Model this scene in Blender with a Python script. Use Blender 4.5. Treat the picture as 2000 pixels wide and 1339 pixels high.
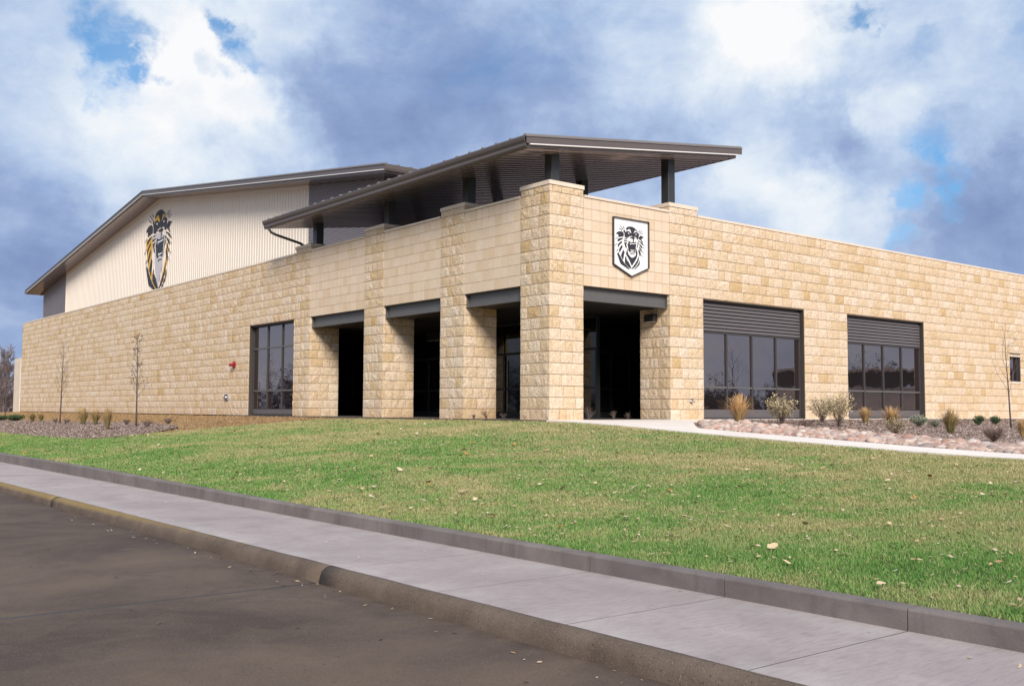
import bpy, math, random
import numpy as np
from mathutils import Matrix, Vector

for o in list(bpy.data.objects):
    bpy.data.objects.remove(o)
scene = bpy.context.scene
col = scene.collection
R = math.radians

# ------------------------------------------------------------------ camera
cam_data = bpy.data.cameras.new('camera')
cam_data.sensor_fit = 'HORIZONTAL'
cam_data.sensor_width = 36.0
cam_data.lens = 35.66
cam_data.clip_start = 0.1
cam_data.clip_end = 3000.0
cam = bpy.data.objects.new('camera', cam_data)
col.objects.link(cam)
CR = Vector((0.781427, -0.623983, 0.004099))
CU = Vector((-0.043856, -0.048365, 0.997866))
CF = Vector((0.622453, 0.779940, 0.065159))
CP = Vector((-17.4288, -20.2573, 0.2880))
M = Matrix.Identity(4)
for i in range(3):
    M[i][0], M[i][1], M[i][2], M[i][3] = CR[i], CU[i], -CF[i], CP[i]
cam.matrix_world = M
scene.camera = cam

# ------------------------------------------------------------------ light and exposure
SUN_EL, SUN_AZ = R(33.0), R(209.0)        # azimuth clockwise from +Y, where the light comes from
SUN_STRENGTH, SUN_ANGLE = 4.3, R(20.0)
SKY_STRENGTH = 0.12
EXPOSURE = 0.0
sun_dir = Vector((math.sin(SUN_AZ) * math.cos(SUN_EL), math.cos(SUN_AZ) * math.cos(SUN_EL), math.sin(SUN_EL)))
sd = bpy.data.lights.new('sun', 'SUN')
sd.energy = SUN_STRENGTH
sd.angle = SUN_ANGLE
sd.color = (1.0, 0.93, 0.84)
sun = bpy.data.objects.new('sun', sd)
col.objects.link(sun)
sun.rotation_euler = (-sun_dir).to_track_quat('-Z', 'Y').to_euler()
sun.location = (-30, -40, 50)

vs = scene.view_settings
vs.view_transform = 'Standard'
vs.look = 'None'
vs.exposure = EXPOSURE
vs.gamma = 1.0
vs.use_curve_mapping = False

SKY_GAP = [(0.264,0.908,0.327,0.0379,1.00),(0.272,0.916,0.294,0.0278,1.00),(0.292,0.918,0.268,0.0202,0.90),(0.296,0.912,0.284,0.0151,0.60),(0.363,0.863,0.351,0.0252,0.90),(0.377,0.866,0.327,0.0202,1.00),(0.351,0.864,0.361,0.0202,0.80),(0.347,0.886,0.309,0.0177,0.50),(0.787,0.509,0.349,0.0252,1.00),(0.794,0.493,0.355,0.0177,0.60),(0.826,0.458,0.329,0.0202,0.60),(0.850,0.467,0.244,0.0303,1.00),(0.867,0.445,0.224,0.0202,0.80),(0.851,0.488,0.192,0.0177,0.90),(0.869,0.452,0.202,0.0202,0.80),(0.855,0.494,0.155,0.0202,1.00),(0.862,0.391,0.323,0.0303,0.35),(0.863,0.457,0.216,0.0404,0.40),(0.223,0.919,0.325,0.0606,0.25),]
SKY_BRIGHT = [(0.314,0.889,0.333,0.0555,1.00),(0.342,0.876,0.341,0.0404,0.90),(0.333,0.899,0.283,0.0555,0.80),(0.375,0.883,0.283,0.0353,0.90),(0.285,0.909,0.304,0.0303,0.60),(0.251,0.937,0.243,0.0606,0.50),(0.375,0.891,0.255,0.0505,0.50),(0.439,0.863,0.251,0.0303,0.50),(0.764,0.542,0.349,0.0555,1.00),(0.750,0.553,0.363,0.0606,0.80),(0.750,0.577,0.322,0.0454,0.50),(0.767,0.604,0.218,0.0454,0.90),(0.799,0.570,0.193,0.0353,0.70),(0.822,0.541,0.177,0.0454,1.00),(0.827,0.495,0.265,0.0303,0.70),(0.825,0.488,0.286,0.0303,0.50),(0.397,0.846,0.355,0.0353,0.70),(0.698,0.624,0.352,0.0606,0.35),(0.864,0.420,0.277,0.0454,0.40),(0.328,0.919,0.220,0.0606,0.50),(0.423,0.873,0.245,0.0404,0.40),]
SKY_DARK = [(0.480,0.820,0.313,0.1009,0.90),(0.539,0.795,0.279,0.1110,0.90),(0.569,0.754,0.329,0.0808,0.50),(0.598,0.751,0.280,0.0808,0.50),(0.481,0.839,0.253,0.0757,0.70),(0.653,0.716,0.247,0.0606,0.60),(0.701,0.667,0.250,0.0606,0.80),(0.680,0.695,0.232,0.0505,0.50),(0.796,0.555,0.243,0.0454,0.60),(0.815,0.530,0.232,0.0353,0.50),(0.882,0.421,0.212,0.0606,1.00),(0.880,0.444,0.165,0.0606,1.00),(0.896,0.416,0.159,0.0606,1.00),(0.220,0.959,0.178,0.0757,0.60),(0.208,0.970,0.124,0.0757,1.00),(0.219,0.973,0.070,0.0656,1.00),(0.236,0.964,0.126,0.0404,0.60),(0.213,0.940,0.265,0.0505,0.25),(0.826,0.511,0.239,0.0303,0.30),]
# ------------------------------------------------------------------ sky with broken cloud (directions in world space)
class NT:
    """tiny helper to wire shader nodes"""
    def __init__(self, tree):
        self.t = tree
        self.n = tree.nodes
        self.l = tree.links
    def node(self, kind, **kw):
        nd = self.n.new(kind)
        for k, v in kw.items():
            setattr(nd, k, v)
        return nd
    def put(self, sock, v):
        if isinstance(v, bpy.types.NodeSocket):
            self.l.new(v, sock)
        else:
            sock.default_value = v
    def math(self, op, a, b=0.0, clamp=False):
        nd = self.node('ShaderNodeMath', operation=op, use_clamp=clamp)
        self.put(nd.inputs[0], a)
        self.put(nd.inputs[1], b)
        return nd.outputs[0]
    def vmath(self, op, a, b=None):
        nd = self.node('ShaderNodeVectorMath', operation=op)
        self.put(nd.inputs[0], a)
        if b is not None:
            self.put(nd.inputs[1], b)
        return nd.outputs['Value'] if op in ('DOT_PRODUCT', 'LENGTH') else nd.outputs[0]
    def scale(self, a, s):
        nd = self.node('ShaderNodeVectorMath', operation='SCALE')
        self.put(nd.inputs[0], a)
        self.put(nd.inputs['Scale'], s)
        return nd.outputs[0]
    def noise(self, vec, scale, detail=4.0, rough=0.55, dist=0.0, color=False):
        nd = self.node('ShaderNodeTexNoise')
        if vec is not None:
            self.put(nd.inputs['Vector'], vec)
        nd.inputs['Scale'].default_value = scale
        nd.inputs['Detail'].default_value = detail
        nd.inputs['Roughness'].default_value = rough
        nd.inputs['Distortion'].default_value = dist
        return nd.outputs['Color'] if color else nd.outputs['Fac']
    def mapr(self, v, a, b, c=0.0, d=1.0, smooth=False):
        nd = self.node('ShaderNodeMapRange', interpolation_type='SMOOTHSTEP' if smooth else 'LINEAR')
        nd.clamp = True
        self.put(nd.inputs[0], v)
        for i, x in enumerate((a, b, c, d)):
            self.put(nd.inputs[1 + i], x)
        return nd.outputs[0]
    def mix(self, f, a, b, blend='MIX'):
        nd = self.node('ShaderNodeMix', data_type='RGBA', blend_type=blend)
        self.put(nd.inputs[0], f)
        self.put(nd.inputs[6], c4(a))
        self.put(nd.inputs[7], c4(b))
        return nd.outputs[2]
    def ramp(self, f, stops):
        nd = self.node('ShaderNodeValToRGB')
        self.put(nd.inputs[0], f)
        els = nd.color_ramp.elements
        while len(els) < len(stops):
            els.new(0.5)
        for e, (p, c) in zip(els, stops):
            e.position = p
            e.color = c4(c)
        return nd.outputs[0]
    def sep(self, v):
        nd = self.node('ShaderNodeSeparateXYZ')
        self.put(nd.inputs[0], v)
        return nd.outputs
    def comb(self, x, y, z):
        nd = self.node('ShaderNodeCombineXYZ')
        for i, q in enumerate((x, y, z)):
            self.put(nd.inputs[i], q)
        return nd.outputs[0]

def c4(c):
    if isinstance(c, bpy.types.NodeSocket):
        return c
    return tuple(c) + (1.0,) if len(c) == 3 else tuple(c)

world = bpy.data.worlds.new('World')
scene.world = world
world.use_nodes = True
wt = NT(world.node_tree)
wt.n.clear()
out = wt.node('ShaderNodeOutputWorld')
bg = wt.node('ShaderNodeBackground')
wt.l.new(bg.outputs[0], out.inputs[0])
bg.inputs[1].default_value = SKY_STRENGTH
tc = wt.node('ShaderNodeTexCoord')
dirv = wt.vmath('NORMALIZE', tc.outputs['Generated'])
sky = wt.node('ShaderNodeTexSky', sky_type='NISHITA')
sky.sun_disc = False
sky.sun_elevation = SUN_EL
sky.sun_rotation = SUN_AZ
sky.altitude = 600.0
sky.air_density = 1.0
sky.dust_density = 0.6
sky.ozone_density = 3.0
sx, sy, sz = wt.sep(dirv)
den = wt.math('ADD', wt.math('MAXIMUM', sz, 0.0), 0.22)
flat = wt.comb(wt.math('DIVIDE', sx, den), wt.math('DIVIDE', sy, den), 0.0)      # a cloud deck seen from below
warp = wt.vmath('SUBTRACT', wt.noise(dirv, 9.0, 6.0, 0.62, color=True), (0.5, 0.5, 0.5))
wdir = wt.vmath('NORMALIZE', wt.vmath('ADD', dirv, wt.scale(warp, 0.15)))
def blobs(lst):
    acc = None
    for x, y, z, r, a in lst:
        d = wt.vmath('DOT_PRODUCT', wdir, Vector((x, y, z)).normalized())
        m = wt.mapr(d, math.cos(r * (1.15 if lst is SKY_GAP else 1.4)), math.cos(r * 0.05), 0.0, a, smooth=True)
        acc = m if acc is None else wt.math('ADD', acc, m)
    return acc
big = wt.noise(flat, 1.1, 5.0, 0.55, 0.3)
puff = wt.vmath('MULTIPLY', dirv, (1.0, 1.0, 1.5))
mid = wt.noise(puff, 5.2, 8.0, 0.60, 0.25)
fine = wt.noise(puff, 15.0, 8.0, 0.62, 0.3)
cover = wt.math('ADD', wt.math('MULTIPLY', big, 0.9), wt.math('MULTIPLY', mid, 0.55))       # about 0.72
cover = wt.mapr(cover, 0.50, 0.64, 0.45, 1.0)
cover = wt.math('SUBTRACT', cover, wt.math('MULTIPLY', blobs(SKY_GAP), wt.mapr(fine, 0.33, 0.66, 0.25, 1.35)))
cover = wt.mapr(cover, -0.55, 1.0, 0.12, 1.0, smooth=True)
br = wt.math('ADD', wt.math('MULTIPLY', wt.math('SUBTRACT', mid, 0.5), 0.85), wt.math('MULTIPLY', wt.math('SUBTRACT', fine, 0.5), 0.50))
br = wt.math('ADD', br, 0.56)
br = wt.math('ADD', br, wt.math('MULTIPLY', blobs(SKY_BRIGHT), 0.22))
br = wt.math('SUBTRACT', br, wt.math('MULTIPLY', blobs(SKY_DARK), 0.16))
K = 1.0 / SKY_STRENGTH
def kc(c):
    return tuple(x * K for x in c)
cr = wt.ramp(br, [(0.0, (0.20, 0.28, 0.50)), (0.28, (0.31, 0.415, 0.655)), (0.52, (0.495, 0.615, 0.825)), (0.78, (0.76, 0.84, 0.935)), (1.0, (0.96, 0.965, 0.98))])
cloudc = wt.scale(cr, K)
blue = wt.mix(1.0, sky.outputs[0], (0.55, 1.0, 1.18), 'MULTIPLY')
skyc = wt.mix(cover, blue, cloudc)
wt.l.new(skyc, bg.inputs[0])

# ------------------------------------------------------------------ helpers
def tag(o, label=None, cat=None, group=None, kind=None):
    if label: o['label'] = label
    if cat: o['category'] = cat
    if group: o['group'] = group
    if kind: o['kind'] = kind
    return o

def empty(name, loc=(0, 0, 0), **kw):
    o = bpy.data.objects.new(name, None)
    o.location = loc
    o.empty_display_size = 0.2
    col.objects.link(o)
    return tag(o, **kw)

def link(name, me, parent=None, **kw):
    o = bpy.data.objects.new(name, me)
    col.objects.link(o)
    if parent is not None:
        o.parent = parent
        # every parent sits at some translation only: keep world coordinates
        w = world_loc(parent)
        o.location = -w
    return tag(o, **kw)

_wl = {}
def world_loc(o):
    v = Vector((0, 0, 0))
    while o is not None:
        v = v + Vector(o.location)
        o = o.parent
    return v

def mesh(name, verts, faces, mat=None, smooth=False):
    me = bpy.data.meshes.new(name)
    me.from_pydata([tuple(v) for v in verts], [], faces)
    me.update()
    if mat: me.materials.append(mat)
    if smooth:
        me.polygons.foreach_set('use_smooth', [True] * len(me.polygons))
    return me

def tri_mesh(name, V, F, mat, smooth=False):
    """fast mesh from numpy arrays: V (n,3), F (m,3)"""
    me = bpy.data.meshes.new(name)
    n, m = len(V), len(F)
    me.vertices.add(n)
    me.vertices.foreach_set('co', np.asarray(V, dtype=np.float32).ravel())
    me.loops.add(m * 3)
    me.loops.foreach_set('vertex_index', np.asarray(F, dtype=np.int32).ravel())
    me.polygons.add(m)
    me.polygons.foreach_set('loop_start', np.arange(0, m * 3, 3, dtype=np.int32))
    me.polygons.foreach_set('loop_total', np.full(m, 3, dtype=np.int32))
    if smooth:
        me.polygons.foreach_set('use_smooth', np.ones(m, dtype=bool))
    me.update(calc_edges=True)
    me.validate()
    if mat: me.materials.append(mat)
    return me

class MB:
    """collects shapes into one mesh"""
    def __init__(self):
        self.v = []
        self.f = []
    def add(self, verts, faces):
        b = len(self.v)
        self.v += [tuple(p) for p in verts]
        self.f += [tuple(b + i for i in q) for q in faces]
        return self
    def box(self, x0, x1, y0, y1, z0, z1):
        v = [(x0, y0, z0), (x1, y0, z0), (x1, y1, z0), (x0, y1, z0), (x0, y0, z1), (x1, y0, z1), (x1, y1, z1), (x0, y1, z1)]
        return self.add(v, [(0, 3, 2, 1), (4, 5, 6, 7), (0, 1, 5, 4), (1, 2, 6, 5), (2, 3, 7, 6), (3, 0, 4, 7)])
    def bbox(self, x0, x1, y0, y1, z0, z1, b=0.006):
        """box with chamfered vertical and top edges"""
        lo = [(x0 + b, y0), (x1 - b, y0), (x1, y0 + b), (x1, y1 - b), (x1 - b, y1), (x0 + b, y1), (x0, y1 - b), (x0, y0 + b)]
        hi = [(x0 + 2 * b, y0 + b), (x1 - 2 * b, y0 + b), (x1 - b, y0 + 2 * b), (x1 - b, y1 - 2 * b), (x1 - 2 * b, y1 - b), (x0 + 2 * b, y1 - b), (x0 + b, y1 - 2 * b), (x0 + b, y0 + 2 * b)]
        v = [(x, y, z0) for x, y in lo] + [(x, y, z1 - b) for x, y in lo] + [(x, y, z1) for x, y in hi]
        f = [tuple(range(7, -1, -1)), tuple(range(16, 24))]
        for k in (0, 8):
            for i in range(8):
                j = (i + 1) % 8
                f.append((k + i, k + j, k + 8 + j, k + 8 + i))
        return self.add(v, f)
    def tube(self, pts, radii, n=6, cap=True):
        pts = [Vector(p) for p in pts]
        rings = []
        t0 = (pts[1] - pts[0]).normalized()
        up = Vector((0, 0, 1)) if abs(t0.z) < 0.9 else Vector((1, 0, 0))
        for i, p in enumerate(pts):
            t = (pts[min(i + 1, len(pts) - 1)] - pts[max(i - 1, 0)]).normalized()
            a = t.cross(up).normalized()
            b = t.cross(a)
            r = radii[i] if hasattr(radii, '__len__') else radii
            rings.append([p + (a * math.cos(2 * math.pi * k / n) + b * math.sin(2 * math.pi * k / n)) * r for k in range(n)])
        v = [q for ring in rings for q in ring]
        f = []
        for i in range(len(pts) - 1):
            for k in range(n):
                k2 = (k + 1) % n
                f.append((i * n + k, i * n + k2, (i + 1) * n + k2, (i + 1) * n + k))
        if cap:
            f.append(tuple(range(n - 1, -1, -1)))
            f.append(tuple((len(pts) - 1) * n + k for k in range(n)))
        return self.add(v, f)
    def extrude(self, prof, axis, a, b, cap=True):
        """closed profile of (p,q) extruded along an axis: 'x' -> (p,q)=(y,z); 'y' -> (x,z); 'z' -> (x,y)"""
        def pt(p, q, s):
            return {'x': (s, p, q), 'y': (p, s, q), 'z': (p, q, s)}[axis]
        n = len(prof)
        v = [pt(p, q, a) for p, q in prof] + [pt(p, q, b) for p, q in prof]
        f = [(i, (i + 1) % n, n + (i + 1) % n, n + i) for i in range(n)]
        if cap:
            f += [tuple(range(n - 1, -1, -1)), tuple(range(n, 2 * n))]
        return self.add(v, f)
    def build(self, name, mat, parent=None, smooth=False, **kw):
        me = mesh(name, self.v, self.f, mat, smooth)
        fix_normals(me)
        return link(name, me, parent, **kw)

import bmesh
def fix_normals(me):
    bm = bmesh.new()
    bm.from_mesh(me)
    bmesh.ops.recalc_face_normals(bm, faces=bm.faces)
    bm.to_mesh(me)
    bm.free()

def interp(x, xs, ys):
    return float(np.interp(x, xs, ys))
def sm(a, b, x):
    t = np.clip((x - a) / (b - a), 0, 1)
    return t * t * (3 - 2 * t)

# the lie of the land
GY = [-60, -40, -20, -12.3, -10.8, -9.4, -7.6, -5, -2.5, -0.5, 0]
GZ = [-1.0, -0.95, -0.78, -0.52, -0.485, -0.43, -0.343, -0.225, -0.09, -0.02, -0.005]
def g_along(y):
    y = np.asarray(y, float)
    return np.where(y < 0, np.interp(y, GY, GZ), -0.005 - 0.8 * sm(58, 90, y))
def kerb_top(y):
    return -1.16 + 0.15 + 0.07 * sm(-9, 3, np.asarray(y, float))
def land(x, y):
    x = np.asarray(x, float)
    b = g_along(y)
    t = np.clip(-x / 11.0, 0, 1)
    return np.where(x < 0, b + (kerb_top(y) - b) * t, b)

# ------------------------------------------------------------------ materials
MATS = {}
def mat(name, color=(0.5, 0.5, 0.5), rough=0.7, metal=0.0, spec=0.4, var=0.0, var_scale=3.0, bump=0.0, bump_scale=40.0, build=None):
    m = bpy.data.materials.new(name)
    m.use_nodes = True
    t = NT(m.node_tree)
    b = t.n['Principled BSDF']
    b.inputs['Roughness'].default_value = rough
    b.inputs['Metallic'].default_value = metal
    b.inputs['Specular IOR Level'].default_value = spec
    tcn = t.node('ShaderNodeTexCoord')
    geo = t.node('ShaderNodeNewGeometry')
    pos = geo.outputs['Position']
    c = None
    if build:
        c = build(t, b, pos, geo)
    elif var:
        n1 = t.noise(pos, var_scale, 6.0, 0.6)
        n2 = t.noise(pos, var_scale * 9, 4.0, 0.6)
        f = t.math('ADD', t.math('MULTIPLY', n1, 0.65), t.math('MULTIPLY', n2, 0.35))
        f = t.mapr(f, 0.3, 0.7)
        lo = tuple(x * (1 - var) for x in color)
        hi = tuple(min(1, x * (1 + var)) for x in color)
        c = t.mix(f, lo, hi)
    if c is None:
        b.inputs['Base Color'].default_value = c4(color)
    else:
        t.l.new(c, b.inputs['Base Color'])
    if bump:
        nb = t.noise(pos, bump_scale, 5.0, 0.65)
        bn = t.node('ShaderNodeBump')
        bn.inputs['Strength'].default_value = 1.0
        bn.inputs['Distance'].default_value = bump
        t.l.new(nb, bn.inputs['Height'])
        t.l.new(bn.outputs[0], b.inputs['Normal'])
    MATS[name] = m
    return m

def rnd(t, geo):
    """a value that differs from piece to piece, joined or not"""
    oi = t.node('ShaderNodeObjectInfo')
    return t.math('FRACT', t.math('ADD', oi.outputs['Random'], geo.outputs['Random Per Island']))

def stone_build(t, b, pos, geo):
    r = rnd(t, geo)
    c = t.ramp(r, [(0.0, (0.72, 0.545, 0.365)), (0.16, (0.79, 0.63, 0.475)), (0.34, (0.70, 0.525, 0.335)), (0.5, (0.80, 0.655, 0.515)), (0.66, (0.75, 0.58, 0.415)), (0.82, (0.67, 0.485, 0.285)), (0.92, (0.77, 0.61, 0.45)), (1.0, (0.61, 0.415, 0.205))])
    # ochre iron stains and dark pits with shapes of their own
    n1 = t.noise(pos, 3.1, 6.0, 0.65, 0.6)
    c = t.mix(t.mapr(n1, 0.54, 0.75, 0.0, 0.5), c, (0.56, 0.37, 0.16))
    n2 = t.noise(pos, 12.0, 6.0, 0.7, 0.3)
    c = t.mix(t.mapr(n2, 0.46, 0.70, 0.0, 0.62), c, (0.43, 0.305, 0.175))
    n3 = t.noise(pos, 26.0, 4.0, 0.7)
    c = t.mix(t.mapr(n3, 0.56, 0.67, 0.0, 0.75), c, (0.25, 0.165, 0.095))
    x, y, z = t.sep(pos)
    dirt = t.math('MULTIPLY', t.mapr(z, 0.75, 0.0), t.mapr(t.noise(pos, 5.0, 5.0, 0.7), 0.4, 0.65))      # rain-splashed soil
    c = t.mix(t.math('MULTIPLY', dirt, 0.45), c, (0.42, 0.27, 0.18))
    streak = t.noise(t.vmath('MULTIPLY', pos, (5.0, 5.0, 0.5)), 1.0, 5.0, 0.65)
    c = t.mix(t.mapr(streak, 0.56, 0.78, 0.0, 0.35), c, (0.47, 0.35, 0.235))
    return c
stone_m = mat('split_limestone', rough=0.9, spec=0.2, bump=0.03, bump_scale=16.0, build=stone_build)

def tile_build(t, b, pos, geo):
    r = rnd(t, geo)
    c = t.ramp(r, [(0.0, (0.68, 0.53, 0.38)), (0.3, (0.73, 0.585, 0.44)), (0.6, (0.70, 0.55, 0.42)), (0.85, (0.66, 0.50, 0.335)), (1.0, (0.73, 0.60, 0.47))])
    n1 = t.noise(pos, 6.0, 5.0, 0.6, 0.4)
    return t.mix(t.mapr(n1, 0.45, 0.8, 0.0, 0.35), c, (0.58, 0.43, 0.28))
tile_m = mat('honed_limestone', rough=0.8, spec=0.25, bump=0.002, bump_scale=60.0, build=tile_build)
coping_m = mat('coping_limestone', (0.72, 0.60, 0.48), 0.8, var=0.1, var_scale=2.0, bump=0.002)
mortar_m = mat('mortar', (0.20, 0.145, 0.095), 0.95, var=0.15, var_scale=4.0)
joint_m = mat('tile_joint', (0.17, 0.12, 0.08), 0.95)
dark_metal = mat('dark_bronze_metal', (0.055, 0.048, 0.046), 0.45, 0.0, 0.5, var=0.12, var_scale=1.5)
steel_m = mat('painted_steel_beam', (0.115, 0.108, 0.104), 0.5, 0.0, 0.5, var=0.1, var_scale=1.2, bump=0.001)
post_m = mat('black_steel_post', (0.035, 0.037, 0.038), 0.4, 0.0, 0.5, var=0.1)
roof_m = mat('roof_metal', (0.20, 0.175, 0.165), 0.45, 0.2, 0.5, var=0.08)
fascia_m = mat('fascia_metal', (0.115, 0.092, 0.086), 0.42, 0.0, 0.5, var=0.08, var_scale=0.8)
drip_m = mat('bare_drip_edge', (0.85, 0.82, 0.80), 0.4, 0.0, 0.5)
soffit_m = mat('soffit_metal', (0.36, 0.295, 0.29), 0.22, 0.6, 0.6, var=0.06, var_scale=0.7)
cream_m = mat('cream_cladding', (0.80, 0.70, 0.595), 0.55, 0.0, 0.4, var=0.03, var_scale=0.4)
grey_clad_m = mat('grey_cladding', (0.25, 0.22, 0.235), 0.5, 0.0, 0.4, var=0.06, var_scale=0.5)
louver_m = mat('louver_metal', (0.125, 0.108, 0.110), 0.45, 0.0, 0.4, var=0.06, var_scale=0.8)
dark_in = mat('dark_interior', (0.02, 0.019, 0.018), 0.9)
black_m = mat('black_paint', (0.018, 0.018, 0.02), 0.5)
emblem_dark = mat('emblem_charcoal', (0.035, 0.033, 0.042), 0.6)
emblem_white = mat('emblem_white', (0.86, 0.85, 0.83), 0.55)
emblem_gold = mat('emblem_gold', (0.75, 0.42, 0.06), 0.6)
emblem_grey = mat('emblem_grey', (0.58, 0.54, 0.55), 0.6)
emblem_pale = mat('emblem_pale', (0.78, 0.74, 0.70), 0.6)
red_m = mat('red_enamel', (0.34, 0.02, 0.03), 0.35)
chrome_m = mat('chrome', (0.6, 0.6, 0.6), 0.2, 1.0)

def glass_build(t, b, pos, geo):
    n = t.noise(pos, 1.3, 2.0, 0.5)
    bn = t.node('ShaderNodeBump')
    bn.inputs['Strength'].default_value = 1.0
    bn.inputs['Distance'].default_value = 0.0022
    t.l.new(n, bn.inputs['Height'])
    t.l.new(bn.outputs[0], b.inputs['Normal'])
    b.inputs['IOR'].default_value = 3.0
    b.inputs['Specular Tint'].default_value = (1.0, 0.80, 0.75, 1.0)
    return t.mix(0.0, (0.014, 0.012, 0.014), (0.014, 0.012, 0.014))
glass_m = mat('tinted_glass', rough=0.015, spec=0.5, build=glass_build)
porch_glass = mat('porch_glass', (0.006, 0.006, 0.006), 0.03, 0.0, 0.35)
handle_m = mat('dark_handle', (0.10, 0.10, 0.10), 0.4, 0.6)

def kerb_build(t, b, pos, geo):
    n1 = t.noise(pos, 90.0, 3.0, 0.6)
    n2 = t.noise(pos, 2.5, 5.0, 0.6)
    c = t.mix(t.mapr(n2, 0.3, 0.7), (0.095, 0.068, 0.052), (0.165, 0.122, 0.092))
    c = t.mix(t.mapr(n1, 0.60, 0.70, 0.0, 0.6), c, (0.34, 0.27, 0.21))
    c = t.mix(t.mapr(t.noise(pos, 60.0, 3.0, 0.6), 0.6, 0.7), c, (0.055, 0.042, 0.035))
    # worn yellow paint on the stretch away from the joint
    x, y, z = t.sep(pos)
    paint = t.math('ADD', t.mapr(y, -12.5, -4.0, -0.2, 0.55), t.math('MULTIPLY', t.noise(pos, 7.0, 6.0, 0.7), 0.75))
    top = t.mapr(z, -1.235, -1.165, -0.45, 0.12)
    paint = t.mapr(t.math('ADD', paint, top), 0.5, 0.85)
    return t.mix(t.math('MULTIPLY', paint, 0.6), c, (0.31, 0.21, 0.07))
kerb_m = mat('aggregate_kerb', rough=0.9, spec=0.2, bump=0.006, bump_scale=80.0, build=kerb_build)

def walk_build(t, b, pos, geo):
    r = rnd(t, geo)
    n1 = t.noise(pos, 0.8, 6.0, 0.6, 0.4)
    n2 = t.noise(t.vmath('MULTIPLY', pos, (6.0, 28.0, 6.0)), 1.0, 5.0, 0.65)
    c = t.mix(t.mapr(n1, 0.3, 0.7), (0.315, 0.258, 0.25), (0.45, 0.378, 0.36))
    c = t.mix(t.mapr(r, 0.0, 1.0, 0.0, 0.2), c, (0.25, 0.22, 0.22))
    c = t.mix(t.mapr(n2, 0.45, 0.72, 0.0, 0.5), c, (0.20, 0.175, 0.175))
    x, y, z = t.sep(pos)
    edge = t.math('MAXIMUM', t.mapr(x, -11.55, -11.2), t.mapr(x, -12.45, -12.72))
    edge = t.math('MULTIPLY', edge, t.mapr(t.noise(pos, 3.0, 5.0, 0.6), 0.35, 0.65))
    c = t.mix(t.math('MULTIPLY', edge, 0.5), c, (0.47, 0.43, 0.39))
    sp = t.noise(pos, 75.0, 2.0, 0.5)
    c = t.mix(t.mapr(sp, 0.68, 0.74, 0.0, 0.4), c, (0.12, 0.10, 0.10))
    st = t.noise(pos, 1.7, 5.0, 0.65, 0.8)
    return t.mix(t.mapr(st, 0.56, 0.72, 0.0, 0.45), c, (0.26, 0.205, 0.165))
walk_m = mat('broomed_concrete', rough=0.85, spec=0.25, bump=0.003, bump_scale=70.0, build=walk_build)

def road_build(t, b, pos, geo):
    n1 = t.noise(pos, 0.45, 6.0, 0.62, 0.6)
    n2 = t.noise(pos, 2.2, 6.0, 0.65, 0.5)
    n3 = t.noise(pos, 120.0, 2.0, 0.6)
    c = t.mix(t.mapr(n1, 0.36, 0.64), (0.070, 0.048, 0.038), (0.142, 0.099, 0.072))
    c = t.mix(t.mapr(n2, 0.5, 0.78, 0.0, 0.6), c, (0.135, 0.10, 0.066))
    c = t.mix(t.mapr(t.noise(pos, 1.3, 6.0, 0.7, 1.0), 0.56, 0.72, 0.0, 0.6), c, (0.05, 0.038, 0.036))
    c = t.mix(t.mapr(n3, 0.6, 0.72, 0.0, 0.5), c, (0.22, 0.18, 0.16))
    c = t.mix(t.mapr(t.noise(pos, 45.0, 3.0, 0.7), 0.64, 0.70, 0.0, 0.8), c, (0.03, 0.025, 0.025))
    # gouges and tar specks, clustered
    gouge = t.noise(t.vmath('MULTIPLY', pos, (30.0, 18.0, 9.0)), 1.0, 5.0, 0.75, 0.2)
    clus = t.mapr(t.noise(pos, 0.9, 3.0, 0.6), 0.5, 0.62)
    c = t.mix(t.math('MULTIPLY', t.mapr(gouge, 0.62, 0.68), clus), c, (0.022, 0.018, 0.018))
    c = t.mix(t.mapr(t.noise(pos, 70.0, 3.0, 0.75), 0.56, 0.68, 0.0, 0.55), c, (0.20, 0.155, 0.125))
    c = t.mix(t.mapr(t.noise(pos, 62.0, 3.0, 0.75), 0.57, 0.66, 0.0, 0.6), c, (0.045, 0.032, 0.028))
    xx, yy, zz = t.sep(pos)
    grit = t.math('MULTIPLY', t.mapr(xx, -13.5, -12.95), t.mapr(t.noise(pos, 4.0, 5.0, 0.7), 0.38, 0.6))     # dirt washed into the gutter
    c = t.mix(t.math('MULTIPLY', grit, 0.6), c, (0.06, 0.043, 0.034))
    return c
road_m = mat('old_road_concrete', rough=0.85, spec=0.25, bump=0.008, bump_scale=60.0, build=road_build)

def edging_build(t, b, pos, geo):
    r = rnd(t, geo)
    n1 = t.noise(pos, 1.6, 6.0, 0.62, 0.5)
    c = t.mix(t.mapr(n1, 0.3, 0.7), (0.14, 0.117, 0.108), (0.24, 0.205, 0.188))
    c = t.mix(t.mapr(r, 0, 1, 0, 0.25), c, (0.125, 0.11, 0.11))
    sx_ = t.noise(t.vmath('MULTIPLY', pos, (9.0, 9.0, 1.2)), 1.0, 4.0, 0.6)
    c = t.mix(t.mapr(sx_, 0.55, 0.75, 0.0, 0.5), c, (0.09, 0.078, 0.075))
    c = t.mix(t.mapr(t.noise(pos, 85.0, 2.0, 0.6), 0.62, 0.72, 0.0, 0.5), c, (0.30, 0.26, 0.24))
    return c
edging_m = mat('weathered_edging_concrete', rough=0.9, spec=0.2, bump=0.003, bump_scale=70.0, build=edging_build)
path_m = mat('new_concrete', (0.76, 0.68, 0.61), 0.85, var=0.1, var_scale=1.2, bump=0.002, bump_scale=60)

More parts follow.
